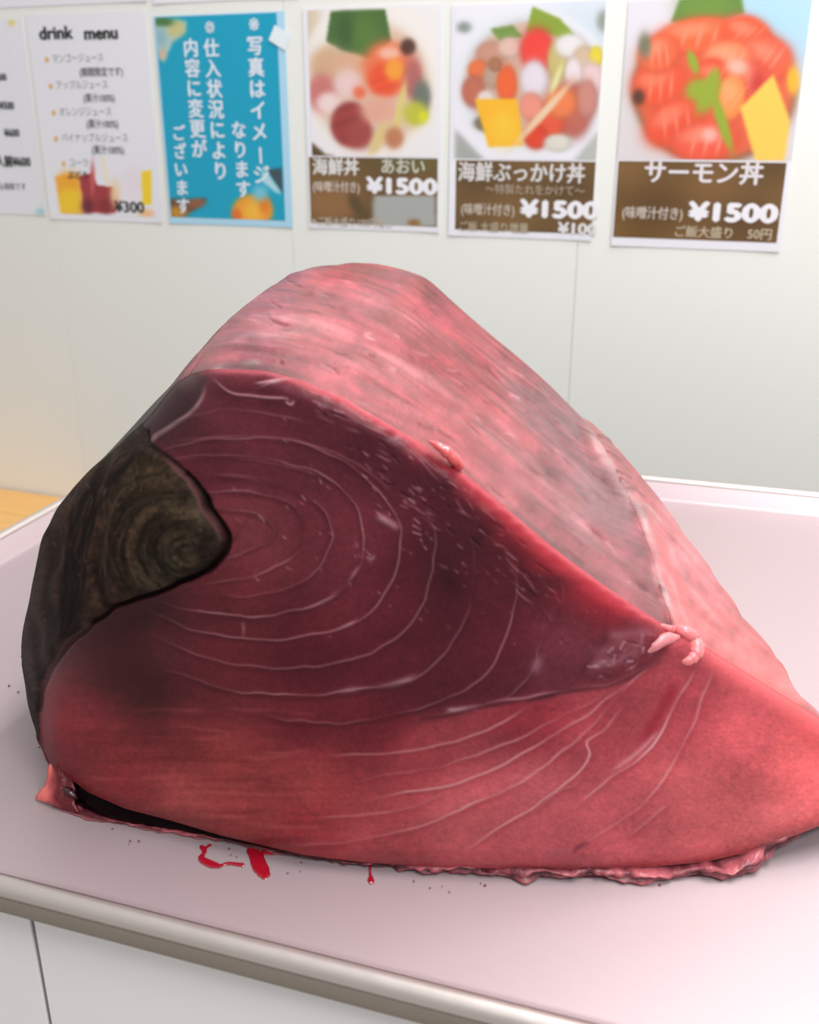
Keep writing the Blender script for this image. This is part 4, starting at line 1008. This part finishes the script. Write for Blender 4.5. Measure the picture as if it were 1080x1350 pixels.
# 4: second bowl
p4 = Poster(float(wall_xz(596, 5)[0]), float(wall_xz(800, 4)[0]), float(wall_xz(690, 4)[1]), float(wall_xz(690, 314)[1]), 'poster of mixed seafood bowl in white dish with yellow egg slice')
def f4(u, v):
    img = np.zeros(u.shape+(3,)); img[:] = (238, 238, 248)
    blob(img, u, v, 780, 60, 60, 70, (212, 226, 236), .5); blob(img, u, v, 612, 36, 9, 7, (140, 150, 146), .5); blob(img, u, v, 797, 28, 10, 14, (150, 158, 150), .4)
    pgon(img, u, v, [(600, 170), (640, 212), (600, 212)], (170, 172, 168), 2); pgon(img, u, v, [(800, 160), (756, 212), (800, 212)], (186, 190, 184), 2)
    blob(img, u, v, 702, 110, 104, 98, (234, 236, 242), .04); blob(img, u, v, 702, 108, 92, 86, (214, 226, 236), .05); blob(img, u, v, 702, 108, 86, 80, (212, 178, 158), .06)
    pgon(img, u, v, [(646, 38), (676, 33), (690, 48), (660, 56)], (120, 152, 76)); pgon(img, u, v, [(694, 42), (702, 8), (738, 24), (758, 46), (744, 52), (720, 44)], (140, 166, 58))
    for (x, y, rx_, ry_, c) in ((648, 70, 18, 14, (204, 150, 128)), (630, 92, 12, 12, (236, 120, 72)), (672, 62, 14, 12, (228, 190, 178)), (650, 100, 12, 14, (190, 160, 140)), (624, 120, 14, 18, (196, 112, 90)),
        (668, 110, 12, 22, (240, 104, 56)), (652, 84, 8, 8, (176, 120, 90)), (708, 66, 20, 26, (240, 72, 62)), (704, 104, 16, 22, (232, 222, 232)), (735, 80, 12, 24, (204, 186, 120)), (752, 60, 18, 14, (236, 232, 232)), (770, 78, 14, 16, (216, 190, 158)),
        (786, 74, 8, 12, (232, 214, 70)), (780, 104, 14, 20, (236, 206, 206)), (756, 96, 10, 18, (238, 226, 230)), (755, 145, 22, 32, (196, 106, 92)), (774, 130, 12, 22, (206, 140, 126)), (722, 160, 20, 22, (232, 92, 62)), (700, 140, 14, 16, (238, 150, 130)),
        (740, 135, 18, 18, (240, 130, 80)), (706, 180, 14, 14, (226, 70, 46)), (640, 130, 10, 10, (232, 216, 210)), (735, 188, 16, 10, (222, 218, 206)), (645, 162, 18, 10, (128, 116, 96))):
        blob(img, u, v, x+1, y+1, rx_*1.06, ry_*1.1, np.array(c)*.82, .25); blob(img, u, v, x, y, rx_, ry_, c, .25)
    pgon(img, u, v, [(626, 130), (682, 130), (690, 192), (644, 194)], (250, 186, 44)); blob(img, u, v, 664, 168, 16, 20, (250, 200, 58), .5)
    blob(img, u, v, 716, 150, 5, 52, (236, 206, 170), .35, 42); blob(img, u, v, 734, 104, 4, 20, (226, 222, 160), .4, 20)
    return img
p4.printed('food_photo', 601, 8, 797, 211, f4, 'printed photo of mixed seafood bowl with yellow egg')
p4.printed('caption_band', 602, 211, 794, 309, band, 'brown caption band')
p4.text('海鮮ぶっかけ丼', 604, 236, 23, (218, 214, 212), 'LEFT', 1.7, sx=.94); p4.text('〜特製たれをかけて〜', 640, 254, 12, (176, 160, 142), 'LEFT', .6, sx=.98)
p4.text('(味噌汁付き)', 608, 281, 14, (200, 188, 172), 'LEFT', 1.0, sx=.82); p4.text('¥1500', 789, 288, 26, (240, 238, 244), 'RIGHT', 4.2, sx=1.4)
p4.text('ご飯 大盛り増量', 605, 303, 12, (184, 170, 146), 'LEFT', .9, sx=.95); p4.text('¥100', 787, 309, 17, (226, 224, 226), 'RIGHT', 3.0, sx=1.3)
# 5: salmon bowl
p5 = Poster(float(wall_xz(806, 320)[0]), float(wall_xz(1028, 330)[0])+.0005, float(wall_xz(940, -3)[1]), float(wall_xz(920, 328)[1]), 'poster of orange salmon rice bowl, rightmost of the bowl posters')
def f5(u, v):
    img = np.zeros(u.shape+(3,)); img[:] = (222, 216, 218)
    blob(img, u, v, 1020, 30, 80, 70, (178, 220, 242), .4); blob(img, u, v, 850, 20, 40, 50, (232, 228, 238), .4)
    blob(img, u, v, 942, 120, 108, 96, (120, 96, 70), .05); blob(img, u, v, 942, 118, 104, 92, (232, 110, 76), .06)
    pgon(img, u, v, [(884, 30), (900, -10), (976, -12), (982, 18), (930, 30)], (104, 142, 68)); blob(img, u, v, 930, 10, 30, 16, (116, 152, 66), .5)
    for (x, y, rx_, ry_, c, a) in ((920, 46, 50, 22, (244, 108, 66), -8), (985, 44, 30, 22, (240, 96, 62), 20), (1008, 76, 34, 28, (238, 104, 76), 10), (870, 110, 34, 28, (240, 92, 60), -20), (868, 70, 26, 22, (242, 110, 72), -30),
        (890, 160, 40, 26, (238, 86, 58), -30), (930, 185, 42, 24, (240, 94, 70), -10), (960, 80, 32, 26, (248, 140, 96), 0), (988, 110, 30, 28, (232, 92, 74), 30), (940, 100, 22, 22, (236, 80, 50), 0), (964, 128, 18, 30, (246, 150, 80), 10)):
        blob(img, u, v, x+1, y+2, rx_*1.08, ry_*1.1, (216, 82, 54), .25, a); blob(img, u, v, x, y, rx_, ry_, c, .16, a); blob(img, u, v, x-rx_*.2, y-ry_*.3, rx_*.55, ry_*.4, np.array(c)*.62+np.array((255, 200, 170))*.38, .5, a)
        for q in (-.35, .05, .45): blob(img, u, v, x+q*rx_, y+.1*ry_, rx_*.05, ry_*.6, np.array(c)*.6+np.array((255, 205, 185))*.4, .6, a+25)
    blob(img, u, v, 972, 88, 14, 10, (250, 190, 170), .5); blob(img, u, v, 936, 178, 10, 9, (250, 180, 170), .5); blob(img, u, v, 1000, 112, 10, 16, (208, 66, 58), .5)
    pgon(img, u, v, [(976, 142), (1020, 98), (1042, 160), (1034, 212), (996, 212)], (250, 206, 92)); blob(img, u, v, 1046, 106, 8, 18, (250, 190, 60), .4)
    for (x, y, rx_, ry_, a) in ((922, 118, 18, 14, -20), (934, 126, 12, 26, 30), (914, 82, 6, 16, -20), (952, 160, 7, 40, -18), (940, 104, 7, 14, 20)): blob(img, u, v, x, y, rx_, ry_, (154, 174, 56), .3, a)
    blob(img, u, v, 842, 128, 8, 10, (90, 60, 44), .4); blob(img, u, v, 850, 60, 8, 16, (120, 124, 100), .5)
    return img
p5.printed('food_photo', 818, -2, 1060, 212, f5, 'printed photo of orange salmon bowl with yellow egg', lift_=.0009)
p5.printed('caption_band', 816, 212, 1024, 320, band, 'brown caption band')
p5.text('サーモン丼', 848, 238, 27, (226, 220, 222), 'LEFT', 1.8, sx=1.0)
p5.text('(味噌汁付き)', 820, 286, 15, (200, 188, 176), 'LEFT', 1.1, sx=.82); p5.text('¥1500', 1024, 293, 28, (240, 238, 244), 'RIGHT', 4.2, sx=1.4)
p5.text('ご飯大盛り　50円', 1018, 315, 14, (196, 182, 156), 'RIGHT', 1.0, sx=1.0)
